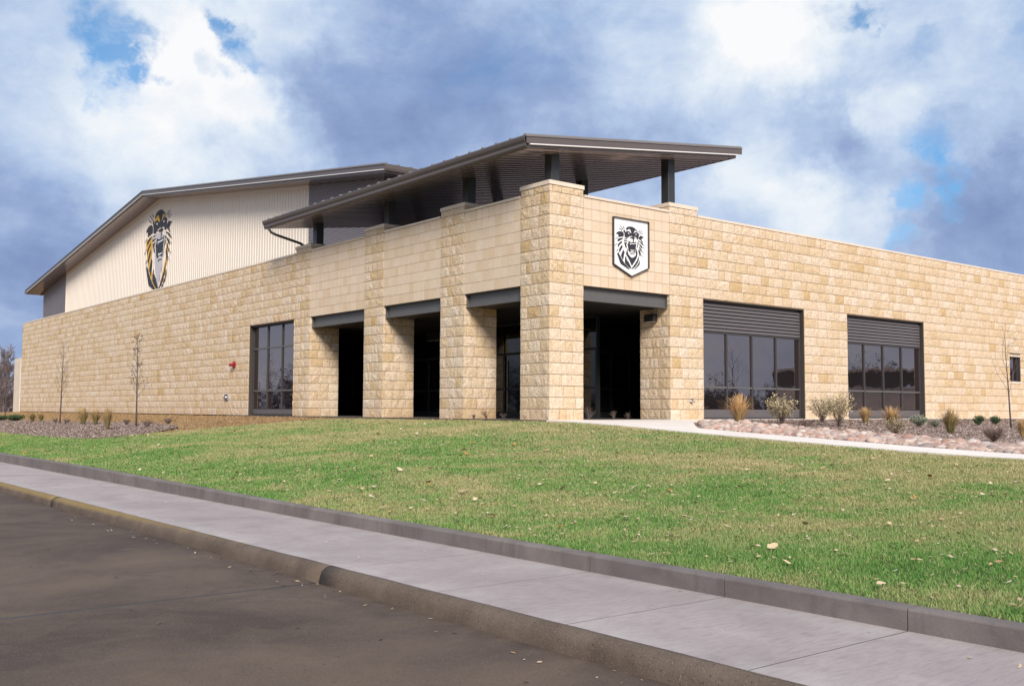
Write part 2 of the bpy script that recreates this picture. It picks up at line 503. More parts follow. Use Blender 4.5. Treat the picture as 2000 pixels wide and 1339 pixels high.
def patchy(t, pos):
    """where the turf is lush (0) and where it is straw (1)"""
    x, y, z = t.sep(pos)
    flat2 = t.comb(x, y, 0.0)
    a = t.noise(flat2, 0.30, 5.0, 0.62, 0.6)
    b_ = t.noise(flat2, 1.6, 5.0, 0.65, 0.4)
    f = t.math('ADD', t.math('MULTIPLY', a, 0.75), t.math('MULTIPLY', b_, 0.55))
    f = t.math('SUBTRACT', f, 0.15)
    up = t.mapr(x, -9.0, -1.2, -0.025, 0.115)          # thinner, drier turf higher on the slope
    return t.math('ADD', f, up)

def grass_build(t, b, pos, geo):
    p = patchy(t, pos)
    r = geo.outputs['Random Per Island']
    c = t.ramp(p, [(0.36, (0.10, 0.24, 0.048)), (0.46, (0.17, 0.295, 0.075)), (0.53, (0.275, 0.325, 0.12)), (0.61, (0.38, 0.345, 0.155)), (0.69, (0.50, 0.41, 0.22))])
    c = t.mix(t.mapr(r, 0.0, 1.0, 0.0, 0.35), c, (0.16, 0.27, 0.065))
    c = t.mix(t.mapr(r, 0.84, 0.87, 0.0, 0.6), c, (0.50, 0.40, 0.23))
    c = t.mix(t.mapr(r, 0.22, 0.0, 0.0, 0.45), c, (0.04, 0.12, 0.02))
    return c
grass_m = mat('turf_blades', rough=0.7, spec=0.2, build=grass_build)

def turf_build(t, b, pos, geo):
    p = patchy(t, pos)
    c = t.ramp(p, [(0.32, (0.035, 0.085, 0.015)), (0.46, (0.065, 0.115, 0.025)), (0.56, (0.14, 0.145, 0.05)), (0.70, (0.25, 0.20, 0.10))])
    n = t.noise(pos, 35.0, 4.0, 0.7)
    return t.mix(t.mapr(n, 0.4, 0.7, 0.0, 0.6), c, (0.13, 0.11, 0.05))
turf_m = mat('turf_soil', rough=0.95, spec=0.1, bump=0.02, bump_scale=30.0, build=turf_build)

def dry_build(t, b, pos, geo):
    n = t.noise(pos, 0.7, 6.0, 0.65, 0.5)
    n2 = t.noise(pos, 22.0, 5.0, 0.7)
    c = t.mix(t.mapr(n, 0.3, 0.7), (0.23, 0.145, 0.075), (0.36, 0.245, 0.135))
    return t.mix(t.mapr(n2, 0.45, 0.7, 0.0, 0.5), c, (0.15, 0.095, 0.05))
dry_m = mat('dry_ground', rough=0.95, spec=0.1, bump=0.03, bump_scale=18.0, build=dry_build)

def mulch_build(t, b, pos, geo):
    n = t.noise(pos, 9.0, 6.0, 0.75, 0.8)
    n2 = t.noise(pos, 30.0, 4.0, 0.7)
    c = t.mix(t.mapr(n, 0.35, 0.65), (0.24, 0.175, 0.15), (0.38, 0.285, 0.24))
    return t.mix(t.mapr(n2, 0.55, 0.7, 0.0, 0.6), c, (0.40, 0.31, 0.26))
mulch_m = mat('bark_mulch', rough=0.95, spec=0.1, bump=0.03, bump_scale=22.0, build=mulch_build)
def chip_build(t, b, pos, geo):
    r = geo.outputs['Random Per Island']
    return t.ramp(r, [(0.0, (0.19, 0.135, 0.11)), (0.5, (0.36, 0.26, 0.215)), (0.8, (0.46, 0.355, 0.295)), (0.93, (0.55, 0.46, 0.40)), (1.0, (0.68, 0.60, 0.54))])
chip_m = mat('mulch_chips', rough=0.95, spec=0.1, build=chip_build)

def rock_build(t, b, pos, geo):
    r = rnd(t, geo)
    c = t.ramp(r, [(0.0, (0.44, 0.24, 0.18)), (0.15, (0.56, 0.41, 0.33)), (0.3, (0.30, 0.16, 0.125)), (0.45, (0.60, 0.47, 0.39)), (0.58, (0.25, 0.21, 0.20)), (0.7, (0.50, 0.31, 0.22)), (0.84, (0.40, 0.34, 0.31)), (1.0, (0.66, 0.57, 0.50))])
    n = t.noise(pos, 14.0, 5.0, 0.65)
    c = t.mix(t.mapr(n, 0.45, 0.7, 0.0, 0.4), c, (0.33, 0.22, 0.18))
    return c
rock_m = mat('river_stone', rough=0.75, spec=0.3, bump=0.008, bump_scale=25.0, build=rock_build)

def leaf_build(t, b, pos, geo):
    oi = t.node('ShaderNodeObjectInfo')
    r = t.math('FRACT', t.math('ADD', oi.outputs['Random'], geo.outputs['Random Per Island']))
    return t.ramp(r, [(0.0, (0.58, 0.44, 0.27)), (0.35, (0.48, 0.33, 0.17)), (0.6, (0.62, 0.50, 0.36)), (0.8, (0.34, 0.20, 0.10)), (1.0, (0.62, 0.52, 0.40))])
leaf_m = mat('fallen_leaf_tan', rough=0.75, spec=0.25, build=leaf_build)
leaf_o = mat('fallen_leaf_orange', (0.46, 0.20, 0.05), 0.7, var=0.3, var_scale=9.0)
bark_m = mat('sapling_bark', (0.085, 0.062, 0.058), 0.9, var=0.3, var_scale=8.0)
twig_m = mat('twig_bark', (0.155, 0.115, 0.10), 0.9, var=0.25, var_scale=8.0)
thicket_m = mat('winter_thicket', (0.235, 0.185, 0.18), 0.95, var=0.3, var_scale=0.8)
wood_dark = mat('distant_winter_woods', (0.075, 0.062, 0.06), 0.95, var=0.3, var_scale=0.3)

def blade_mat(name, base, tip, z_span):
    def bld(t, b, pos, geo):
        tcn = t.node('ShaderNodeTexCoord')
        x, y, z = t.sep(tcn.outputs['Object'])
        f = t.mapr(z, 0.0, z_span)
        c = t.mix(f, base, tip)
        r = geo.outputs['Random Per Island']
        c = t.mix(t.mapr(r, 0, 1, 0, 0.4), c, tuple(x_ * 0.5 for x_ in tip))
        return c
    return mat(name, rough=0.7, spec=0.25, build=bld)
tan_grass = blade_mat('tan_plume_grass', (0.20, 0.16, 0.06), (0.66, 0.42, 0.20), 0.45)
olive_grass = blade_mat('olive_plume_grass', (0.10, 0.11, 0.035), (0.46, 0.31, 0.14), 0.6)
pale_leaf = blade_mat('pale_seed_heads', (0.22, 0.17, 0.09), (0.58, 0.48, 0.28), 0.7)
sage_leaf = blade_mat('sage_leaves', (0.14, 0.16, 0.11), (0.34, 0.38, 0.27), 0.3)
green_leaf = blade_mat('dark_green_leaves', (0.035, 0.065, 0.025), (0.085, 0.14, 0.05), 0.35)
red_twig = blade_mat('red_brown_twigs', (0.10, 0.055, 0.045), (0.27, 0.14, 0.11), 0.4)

# ------------------------------------------------------------------ ground, road, kerb, pavement, edging
def grid_sheet(xs, ys, zf, name, m, smooth=True, **kw):
    X, Y = np.meshgrid(xs, ys, indexing='ij')
    Z = zf(X, Y)
    V = np.stack([X, Y, Z], -1).reshape(-1, 3)
    nx, ny = len(xs), len(ys)
    idx = np.arange(nx * ny).reshape(nx, ny)
    a, b, c, d = idx[:-1, :-1].ravel(), idx[1:, :-1].ravel(), idx[1:, 1:].ravel(), idx[:-1, 1:].ravel()
    F = np.concatenate([np.stack([a, b, c], 1), np.stack([a, c, d], 1)])
    return link(name, tri_mesh(name, V, F, m, smooth), **kw)

gx = np.concatenate([[-1500, -700, -350, -180, -100, -60, -40, -30], np.linspace(-25, -13, 7), np.linspace(-12, 30, 85), [35, 45, 60, 90, 140, 200, 300, 600, 1500]])
gyy = np.concatenate([[-1500, -700, -350, -180, -100, -60], np.linspace(-40, -24, 9), np.linspace(-23, 70, 141), [75, 80, 85, 90, 100, 130, 180, 300, 600, 1500]])
def ground_z(X, Y):
    z = land(X, Y) - 0.03
    road = sm(-10.9, -11.2, X)
    z = z * (1 - road) + (-1.42) * road
    far = np.maximum(sm(30, 120, np.abs(X)), np.maximum(sm(75, 150, Y), sm(-25, -80, Y)))
    return z * (1 - far) + (-1.45) * far
grid_sheet(gx, gyy, ground_z, 'ground', dry_m, kind='structure')

# road slabs
road = empty('road', (0, 0, 0), kind='structure')
for y0, y1 in ((-60, -20.9), (-20.9, -11.76), (-11.76, 24.0), (24.0, 140.0)):
    s = MB()
    n = 12
    s.box(-30.0, -12.86, y0 + 0.022, y1 - 0.022, -1.5, -1.31)
    s.build('slab', road_m, road)
MB().box(-30, -12.86, -60, 140, -1.52, -1.3108).build('joint_filler', black_m, road)

# road kerb, rounded nose
kerb = empty('kerb', (0, 0, 0), kind='structure')
kp = [(-12.80, -1.5), (-12.80, -1.159), (-12.825, -1.158), (-12.85, -1.163), (-12.885, -1.180), (-12.912, -1.208), (-12.925, -1.245), (-12.935, -1.305), (-12.95, -1.5)]
ky = [-48.4, -39.2, -30.1, -20.95, -11.8, -2.65, 6.5, 15.65, 24.8, 33.9, 43.1, 52.2, 61.4, 90.0]
rk = random.Random(5)
for y0, y1 in zip(ky[:-1], ky[1:]):
    s = MB()
    n = max(2, int((y1 - y0) / 0.3))
    vs_, fs_ = [], []
    for i in range(n + 1):
        y = y0 + 0.006 + (y1 - y0 - 0.012) * i / n
        for j, (px, pz) in enumerate(kp):
            w = 0.0 if j in (0, 8) else rk.uniform(-0.004, 0.004)
            vs_.append((px + w, y, pz + w * 0.6))
    m_ = len(kp)
    for i in range(n):
        for j in range(m_ - 1):
            fs_.append((i * m_ + j, i * m_ + j + 1, (i + 1) * m_ + j + 1, (i + 1) * m_ + j))
    fs_.append(tuple(range(m_)))
    fs_.append(tuple(n * m_ + j for j in reversed(range(m_))))
    s.add(vs_, fs_)
    s.build('kerb_stone', kerb_m, kerb, smooth=True)

# pavement slabs and the raised concrete edging of the lawn, joints every five feet
pav = empty('pavement', (0, 0, 0), kind='structure')
edge = empty('lawn_edging', (0, 0, 0), label='low weathered concrete edging wall between the pavement and the lawn', cat='edging wall')
MB().box(-12.79, -11.14, -40, 80, -1.5, -1.1588).build('bedding', black_m, pav)
JY = [-16.58 + 1.53 * k for k in range(-14, 60)]
for y0, y1 in zip(JY[:-1], JY[1:]):
    dz = rk.uniform(-0.002, 0.002)
    MB().box(-12.797, -11.152, y0 + 0.006, y1 - 0.006, -1.3, -1.1575 + dz * .2).build('slab', walk_m, pav)
    b = 0.016
    h0, h1 = float(kerb_top(y0)), float(kerb_top(y1))
    dx = rk.uniform(-0.004, 0.004)
    vs_ = []
    for y, h in ((y0 + 0.004, h0), (y1 - 0.004, h1)):
        for px, pz in ((-11.15 + dx, -1.4), (-11.15 + dx, h - b), (-11.15 + dx + b * 0.4, h - b * 0.3), (-11.15 + dx + b, h), (-11.0, h), (-10.995, h - 0.006), (-10.99, -1.4)):
            vs_.append((px, y, pz))
    s = MB()
    s.add(vs_, [(i, i + 1, 8 + i, 7 + i) for i in range(6)] + [(6, 0, 7, 13), tuple(range(7)), tuple(reversed(range(7, 14)))])
    s.build('edging_block', edging_m, edge)
MB().box(-11.135, -11.0, -38, 72, -1.5, -1.06).build('core', black_m, edge)

# the pale path running out from the entrance, with its apron
path = empty('path', (0, 0, 0), kind='structure')
PJ = [-0.6 - 1.52 * k for k in range(24)]
for i, (y1, y0) in enumerate(zip(PJ[:-1], PJ[1:])):
    s = MB()
    za, zb = float(g_along(y0)), float(g_along(y1))
    x0, x1 = -0.1, 1.42
    a, b_ = y0 + 0.003, y1 - 0.003
    s.add([(x0, a, za - .3), (x1, a, za - .3), (x1, b_, zb - .3), (x0, b_, zb - .3), (x0, a, za + .02), (x1, a, za + .02), (x1, b_, zb + .02), (x0, b_, zb + .02)],
          [(0, 3, 2, 1), (4, 5, 6, 7), (0, 1, 5, 4), (1, 2, 6, 5), (2, 3, 7, 6), (3, 0, 4, 7)])
    s.build('slab', path_m, path)
ap = MB()
apo = [(1.425, -3.9), (2.2, -3.1), (3.4, -2.0), (5.0, -1.25), (6.1, -0.95), (6.1, 0.0), (-0.1, 0.0), (-0.1, -0.592), (1.425, -0.592)]
n = len(apo)
ap.add([(x, y, float(g_along(y)) + .017) for x, y in apo] + [(x, y, -0.6) for x, y in apo], [tuple(range(n))] + [((i + 1) % n, i, n + i, n + (i + 1) % n) for i in range(n)])
ap.build('apron', path_m, path)
MB().box(6.1, 36.0, -0.42, 0.0, -0.4, 0.012).build('mow_strip', path_m, path)
# far walk beyond the end of the long wall
fw = MB()
fw.add([(-9.5, 54.5, float(land(-9.5, 54.5)) + .02), (-9.5, 55.4, float(land(-9.5, 55.4)) + .02), (1.0, 58.6, 0.02), (1.0, 57.7, 0.02)], [(0, 1, 2, 3)])
fw.build('far_walk', path_m, path)

# lawn: a sheet between the edging and the path, the building and the planting bed
LB_Y = [-60, -0.62, -0.55, 0.2, 12.0, 14.8, 15.4, 14.57]
def lawn_inner(y):
    """inner boundary of the lawn (x) along y"""
    y = np.asarray(y, float)
    return np.interp(y, [-60, -0.65, -0.55, 1.5, 9.0, 11.0, 12.0, 13.0, 15.0, 19.0, 24.0, 40.0, 70.0],
                     [-0.11, -0.11, -0.30, -0.35, -0.55, -0.9, -5.2, -7.6, -8.15, -8.2, -8.08, -7.6, -7.0])
ys = np.concatenate([np.linspace(-38, 11, 99), np.linspace(11.2, 14, 15), np.linspace(14.5, 70, 60)])
T = np.linspace(0, 1, 25)
V = []
for y in ys:
    xi = float(lawn_inner(y))
    for t_ in T:
        x = -11.0 + (xi + 11.0) * t_
        V.append((x, y, float(land(x, y)) - 0.006))
V = np.array(V)
nx, ny = len(ys), len(T)
idx = np.arange(nx * ny).reshape(nx, ny)
a, b_, c_, d_ = idx[:-1, :-1].ravel(), idx[1:, :-1].ravel(), idx[1:, 1:].ravel(), idx[:-1, 1:].ravel()
link('lawn', tri_mesh('lawn', V, np.concatenate([np.stack([a, c_, b_], 1), np.stack([a, d_, c_], 1)]), turf_m, True), kind='structure')

# planting beds (sheets a little above the ground)
def bed(name, outline_lo, outline_hi, ys_, lift, m):
    V = []
    n = 10
    for y in ys_:
        x0, x1 = outline_lo(y), outline_hi(y)
        for k in range(n + 1):
            x = x0 + (x1 - x0) * k / n
            V.append((x, y, float(land(x, y)) + lift))
    V = np.array(V)
    nx, ny = len(ys_), n + 1
    idx = np.arange(nx * ny).reshape(nx, ny)
    a, b_, c_, d_ = idx[:-1, :-1].ravel(), idx[1:, :-1].ravel(), idx[1:, 1:].ravel(), idx[:-1, 1:].ravel()
    link(name, tri_mesh(name, V, np.concatenate([np.stack([a, c_, b_], 1), np.stack([a, d_, c_], 1)]), m, True), kind='structure')
left_lo = lambda y: float(np.interp(y, [11.8, 12.3, 13.0, 15.0, 19.0, 24.0, 40.0], [-7.2, -7.85, -8.15, -8.25, -8.3, -8.15, -7.7]))
left_hi = lambda y: float(np.interp(y, [11.8, 13.0, 14.5, 16.5, 20.0, 25.0, 29.0, 35.0, 41.0], [-7.0, -5.6, -4.4, -3.9, -3.6, -3.9, -4.2, -4.4, -4.5]))
bed('mulch_bed', left_lo, left_hi, np.linspace(11.8, 41, 60), 0.012, mulch_m)
right_lo = lambda y: 1.43 if y < -3.9 else float(np.interp(y, [-3.9, -3.1, -2.0, -1.25, -0.95, -0.43], [1.43, 2.2, 3.4, 5.0, 6.1, 6.4]))
bed('mulch_bed', right_lo, lambda y: 36.0, np.linspace(-16, -0.43, 50), 0.006, mulch_m)

# ------------------------------------------------------------------ stone building
CO = 0.3048                     # one course
PIER = 1.22
ZL, ZP, ZC = 3.657, 6.157, 6.40
YE = 56.6                       # far end of the long wall
XE = 36.0
c1, c2, c3 = (3.86, 5.08), (8.39, 9.62), (13.54, 14.76)
XR0, XR1 = 4.66, 5.88
W1, W2, W3 = (6.13, 11.20), (13.69, 18.74), (25.54, 26.50)
WL = (14.81, 18.81)

bld = empty('stone_building', (0, 0, 0), label='long buff limestone building with a pillared corner entrance', cat='building')

# block meshes: unit width and height, rough split face towards -y, 0.1 deep
rb = random.Random(11)
def block_mesh(k):
    nx, nz = 4, 3
    v, f = [], []
    tilt, tz = rb.uniform(-.006, .006), rb.uniform(-.006, .006)
    for j in range(nz + 1):
        for i in range(nx + 1):
            e = i in (0, nx) or j in (0, nz)
            x = i / nx + (0 if i in (0, nx) else rb.uniform(-.06, .06))
            z = j / nz + (0 if j in (0, nz) else rb.uniform(-.07, .07))
            y = rb.uniform(-.002, .004) if e else -.005 - abs(rb.gauss(0, .006)) + tilt * (x - .5) + tz * (z - .5)
            if e and i not in (0, nx) and rb.random() < .3:
                y -= .008
            v.append((x, y, z))
    for j in range(nz):
        for i in range(nx):
            a = j * (nx + 1) + i
            q = (a, a + 1, a + nx + 2, a + nx + 1)
            f += [(q[0], q[1], q[2]), (q[0], q[2], q[3])] if rb.random() < .5 else [(q[0], q[1], q[3]), (q[1], q[2], q[3])]
    n0 = len(v)
    v += [(0, .1, 0), (1, .1, 0), (1, .1, 1), (0, .1, 1)]
    bot = [i for i in range(nx + 1)]
    top = [nz * (nx + 1) + i for i in range(nx + 1)]
    lef = [j * (nx + 1) for j in range(nz + 1)]
    rig = [j * (nx + 1) + nx for j in range(nz + 1)]
    f.append(tuple(reversed(bot)) + (n0, n0 + 1))
    f.append(tuple(top) + (n0 + 2, n0 + 3))
    f.append(tuple(lef) + (n0 + 3, n0))
    f.append(tuple(reversed(rig)) + (n0 + 1, n0 + 2))
    return v, f
BLOCKS = [block_mesh(k) for k in range(14)]
BMESH = [mesh('stone_block', v, f, stone_m) for v, f in BLOCKS]

ALLB = []        # (area in view, owner, matrix, variant)
def view_area(p, w, h):
    d = Vector(p) - CP
    z = d.dot(CF)
    if z < 1: return 0
    u, v = d.dot(CR) / z, d.dot(CU) / z
    if abs(u) > 0.54 or abs(v) > 0.37: return 0
    return w * h / (z * z)

def face(owner, origin, d, nrm, length, z0, z1, openings=(), corner=(None, None), seed=0, vis=1.0):
    """lay courses of blocks on a wall face. corner: parity of rows that reach the start/end corner (others stop 0.1 short)"""
    rr = random.Random(seed)
    d, nrm = Vector(d), Vector(nrm)
    i = 0
    z = z0
    while z < z1 - 0.03:
        h = min(CO, z1 - z)
        row = round(z / CO)
        a = 0.1 if (corner[0] is not None and row % 2 != corner[0]) else 0.0
        b = length - (0.1 if (corner[1] is not None and row % 2 != corner[1]) else 0.0)
        spans = [(a, b)]
        for (o0, o1, oz0, oz1) in openings:
            if oz1 > z + 0.05 and oz0 < z + h - 0.05:
                new = []
                for s0, s1 in spans:
                    if o1 <= s0 or o0 >= s1:
                        new.append((s0, s1))
                    else:
                        if o0 - s0 > 0.03: new.append((s0, o0))
                        if s1 - o1 > 0.03: new.append((o1, s1))
                spans = new
        for s0, s1 in spans:
            L = s1 - s0
            ws = []
            while sum(ws) < L - 0.02:
                ws.append(rr.choice((0.31, 0.38, 0.44, 0.48, 0.52, 0.60)))
            k = L / sum(ws)
            if k < 0.72 and len(ws) > 1:
                ws.pop()
                k = L / sum(ws)
            ws = [w * k for w in ws]
            p = s0
            for w in ws:
                g = 0.0056
                pos = Vector(origin) + d * (p + g)
                pos.z = z + g * 1.3
                ww, hh = w - 2 * g, h - 2.6 * g
                mtx = Matrix.Identity(4)
                inn = -nrm
                for q in range(3):
                    mtx[q][0] = d[q] * ww
                    mtx[q][1] = inn[q]
                    mtx[q][2] = (0, 0, 1)[q] * hh
                    mtx[q][3] = pos[q] + inn[q] * rr.uniform(-.003, .003)
                cen = pos + d * ww / 2 + Vector((0, 0, hh / 2))
                vd = (CP - cen).normalized()
                ALLB.append((view_area(cen, ww, hh) * max(0, vd.dot(nrm)) * vis, owner, mtx, rr.randrange(len(BLOCKS))))
                p += w
        z += h

# backing walls (mortar)
mb = MB()
mb.box(.014, .4, c3[1] + .015, WL[0] - .001, 0, 6.09).box(.014, .4, WL[1], YE, 0, 6.09).box(.014, .4, WL[0], WL[1], 3.63, 6.09)
wall_l = mb.build('long_wall', mortar_m, bld, label='long buff split-stone wall receding past the young trees')
mb = MB()
mb.box(XR1, W1[0], .014, .4, 0, 6.09)
for xa, xb in ((W1[1], W2[0]), (W2[1], W3[0]), (W3[1], XE)):
    mb.box(xa, xb, .014, .4, 0, 6.09)
mb.box(W1[0], W1[1], .014, .4, 3.63, 6.09).box(W2[0], W2[1], .014, .4, 3.63, 6.09)
mb.box(W3[0], W3[1], .014, .4, 0, 1.54).box(W3[0], W3[1], .014, .4, 2.59, 6.09)
wall_r = mb.build('window_wall', mortar_m, bld, label='sunlit buff split-stone wall with two wide windows')
MB().box(.3, .4, YE - .4, YE, 0, 6.09).box(.0, XE, YE - .02, YE + .02, 0, 6.0).build('end_wall', mortar_m, bld)

def pier(x0, x1, y0, y1):
    return MB().box(x0 + .014, x1 - .014, y0 + .014, y1 - .014, 0, 6.285).build('pier', mortar_m, bld)
p0 = pier(0, PIER, 0, PIER)
p1 = pier(0, PIER, c1[0], c1[1])
p2 = pier(0, PIER, c2[0], c2[1])
p3 = pier(0, PIER, c3[0], c3[1] + 0.014)
pr = pier(XR0, XR1 + 0.014, 0, PIER)
ZT = 6.285
# left facade (normal -x): rows run from high y to low y
LN, LD = (-1, 0, 0), (0, -1, 0)
RN, RD = (0, -1, 0), (1, 0, 0)
face(p0, (0, PIER, 0), LD, LN, PIER, 0, ZT, corner=(None, 0), seed=1)
face(p0, (0, 0, 0), RD, RN, PIER, 0, ZT, corner=(1, None), seed=2)
for k, (pp, cc) in enumerate(((p1, c1), (p2, c2), (p3, c3))):
    face(pp, (0, cc[1], 0), LD, LN, cc[1] - cc[0], 0, 12 * CO, corner=(None, 0), seed=10 + k)
    face(pp, (0, cc[1], 0), LD, LN, cc[1] - cc[0], 12 * CO, ZT, seed=13 + k)
    face(pp, (0, cc[0], 0), RD, RN, PIER, 0, ZL - .0, corner=(1, None), seed=20 + k, vis=.7)
    face(pp, (0, cc[0], 0), RD, RN, PIER, 20 * CO, ZT, seed=25 + k, vis=.5)
face(pr, (XR0, 0, 0), RD, RN, XR1 - XR0, 0, 12 * CO, corner=(0, None), seed=30)
face(pr, (XR0, 0, 0), RD, RN, XR1 - XR0, 12 * CO, ZT, seed=33)
face(pr, (XR0, PIER, 0), LD, LN, PIER, 0, ZL - .0, corner=(None, 1), seed=31, vis=.8)
face(pr, (XR0, PIER, 0), LD, LN, PIER, 20 * CO, ZT, seed=32, vis=.5)
face(wall_l, (0, YE, 0), LD, LN, YE - c3[1], 0, 20 * CO, openings=[(YE - WL[1], YE - WL[0], 0, 3.63)], seed=40)
face(wall_r, (XR1, 0, 0), RD, RN, XE - XR1, 0, 20 * CO, openings=[(W1[0] - XR1, W1[1] - XR1, 0, 3.63), (W2[0] - XR1, W2[1] - XR1, 0, 3.63), (W3[0] - XR1, W3[1] - XR1, 1.53, 2.6)], seed=41)
ALLB.sort(key=lambda q: -q[0])
NB = 380
rest = {}
for k, (ar, owner, mtx, vi) in enumerate(ALLB):
    if k < NB:
        o = bpy.data.objects.new('stone_block', BMESH[vi])
        col.objects.link(o)
        o.parent = owner
        o.matrix_basis = mtx
    else:
        rest.setdefault(owner.name, []).append((mtx, vi))
for nm, lst in rest.items():
    s = MB()
    for mtx, vi in lst:
        v, f = BLOCKS[vi]
        A = np.array(mtx)
        P = np.array(v) @ A[:3, :3].T + A[:3, 3]
        s.add(P, f)
    me = mesh('block_courses', s.v, s.f, stone_m)
    link('block_courses', me, bpy.data.objects[nm], kind='stuff')

# smooth tile panels over the openings
TILE_ME = {}
TC = [0]
def tile_panel(a, b, left, n, sink=0.0):
    p = MB()
    if left: p.box(.03, .35, a, b, ZL, 6.09)
    else: p.box(a, b, .03, .35, ZL, 6.09)
    panel = p.build('tile_panel', joint_m, bld)
    w = (b - a) / n
    key = round(w, 4)
    if key not in TILE_ME:
        q = MB()
        g = .0045
        gx_ = .0085 if left else .0055
        q.add([(gx_, .002, g), (w - gx_, .002, g), (w - gx_, .002, CO - g), (gx_, .002, CO - g), (gx_, .03, g), (w - gx_, .03, g), (w - gx_, .03, CO - g), (gx_, .03, CO - g)],
              [(0, 1, 2, 3), (0, 4, 5, 1), (1, 5, 6, 2), (2, 6, 7, 3), (3, 7, 4, 0)])
        TILE_ME[key] = mesh('tile', q.v, q.f, tile_m)
    rt = random.Random(n)
    for r_ in range(8):
        for i in range(n):
            o = bpy.data.objects.new('tile', TILE_ME[key])
            col.objects.link(o)
            o.parent = panel
            z = ZL + r_ * CO
            s = .008 + rt.uniform(-.0012, .0012)
            if left:
                o.location = (s, b - i * w, z)
                o.rotation_euler = (0, 0, -math.pi / 2)
            else:
                o.location = (a + i * w, s, z)
tile_panel(c2[1], c3[0], True, 13)
tile_panel(c1[1], c2[0], True, 11)
tile_panel(PIER + .01, c1[0], True, 9)
tile_panel(PIER + .01, XR0, False, 11)

# copings: one run per wall, a cap on each pier
def coping(x0, x1, y0, y1, z0, z1, n=1, along='y'):
    for i in range(n):
        if along == 'y':
            a, b = y0 + (y1 - y0) * i / n + .003, y0 + (y1 - y0) * (i + 1) / n - .003
            MB().bbox(x0, x1, a, b, z0, z1, .005).build('coping', coping_m, bld)
        else:
            a, b = x0 + (x1 - x0) * i / n + .003, x0 + (x1 - x0) * (i + 1) / n - .003
            MB().bbox(a, b, y0, y1, z0, z1, .005).build('coping', coping_m, bld)
coping(-.022, .42, c3[1] + .03, YE, 6.093, ZP + .005, 22)
coping(-.022, .42, c2[1] + .03, c3[0] - .03, 6.093, ZP, 2)
coping(-.022, .42, c1[1] + .03, c2[0] - .03, 6.093, ZP, 2)
coping(-.022, .42, PIER + .03, c1[0] - .03, 6.093, ZP, 2)
coping(PIER + .03, XR0 - .03, -.022, .42, 6.093, ZP, 2, 'x')
coping(XR1 + .03, XE, -.022, .42, 6.093, ZP + .005, 12, 'x')
for x0, x1, y0, y1 in ((0, PIER, 0, PIER), (0, PIER, *c1), (0, PIER, *c2), (0, PIER, *c3), (XR0, XR1, 0, PIER)):
    MB().bbox(x0 - .024, x1 + .024, y0 - .024, y1 + .024, 6.287, ZC, .006).build('pier_cap', coping_m, bld)

# flat roof behind the parapet, porch ceiling and floor
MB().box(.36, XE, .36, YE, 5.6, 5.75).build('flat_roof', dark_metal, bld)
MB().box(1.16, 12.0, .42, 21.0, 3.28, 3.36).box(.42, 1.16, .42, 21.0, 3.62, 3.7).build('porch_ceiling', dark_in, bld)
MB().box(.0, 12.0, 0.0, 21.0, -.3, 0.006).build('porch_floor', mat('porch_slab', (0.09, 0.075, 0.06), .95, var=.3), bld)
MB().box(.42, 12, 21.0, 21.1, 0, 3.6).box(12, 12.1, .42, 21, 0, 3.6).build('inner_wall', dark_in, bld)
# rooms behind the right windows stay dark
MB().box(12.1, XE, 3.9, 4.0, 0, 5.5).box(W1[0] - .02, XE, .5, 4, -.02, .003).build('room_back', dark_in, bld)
# low pale wing wall at the far end
MB().bbox(-.05, .3, YE + .02, 58.4, -.3, 3.72, .01).build('wing_wall', coping_m, bld)

# steel channel beams under the tile panels
def beam(a, b, left):
    z0, z1, dp = 3.262, 3.652, .17
    t_ = .02
    s = MB()
    def bx(p0, p1, q0, q1, za, zb):
        if left: s.box(p0, p1, q0, q1, za, zb)
        else: s.box(q0, q1, p0, p1, za, zb)
    bx(dp, dp + t_, a, b, z0 + t_, z1 - t_)                 # web
    bx(dp - .095, dp + .09, a, b, z0, z0 + t_)             # flanges
    bx(dp - .095, dp + .09, a, b, z1 - t_, z1)
    o = s.build('beam', steel_m, bld)
    q = MB()
    e = .012
    for p in ((a + .004, a + .004 + e), (b - .004 - e, b - .004)):
        if left: q.box(dp - .09, dp - .001, p[0], p[1], z0 + t_ + .001, z1 - t_ - .001)
        else: q.box(p[0], p[1], dp - .09, dp - .001, z0 + t_ + .001, z1 - t_ - .001)
    q.build('end_plate', steel_m, o)
    u = MB()
    if left: u.box(.36, 1.155, a, b, 3.285, 3.61)
    else: u.box(a, b, .36, 1.155, 3.285, 3.61)
    u.build('light_stop_bulkhead', dark_metal, bld)  # added behind the beam to keep light out of the porch
beam(c2[1] + .012, c3[0] - .02, True)
beam(c1[1] + .012, c2[0] - .02, True)
beam(PIER + .012, c1[0] - .02, True)
beam(PIER + .012, XR0 - .02, False)

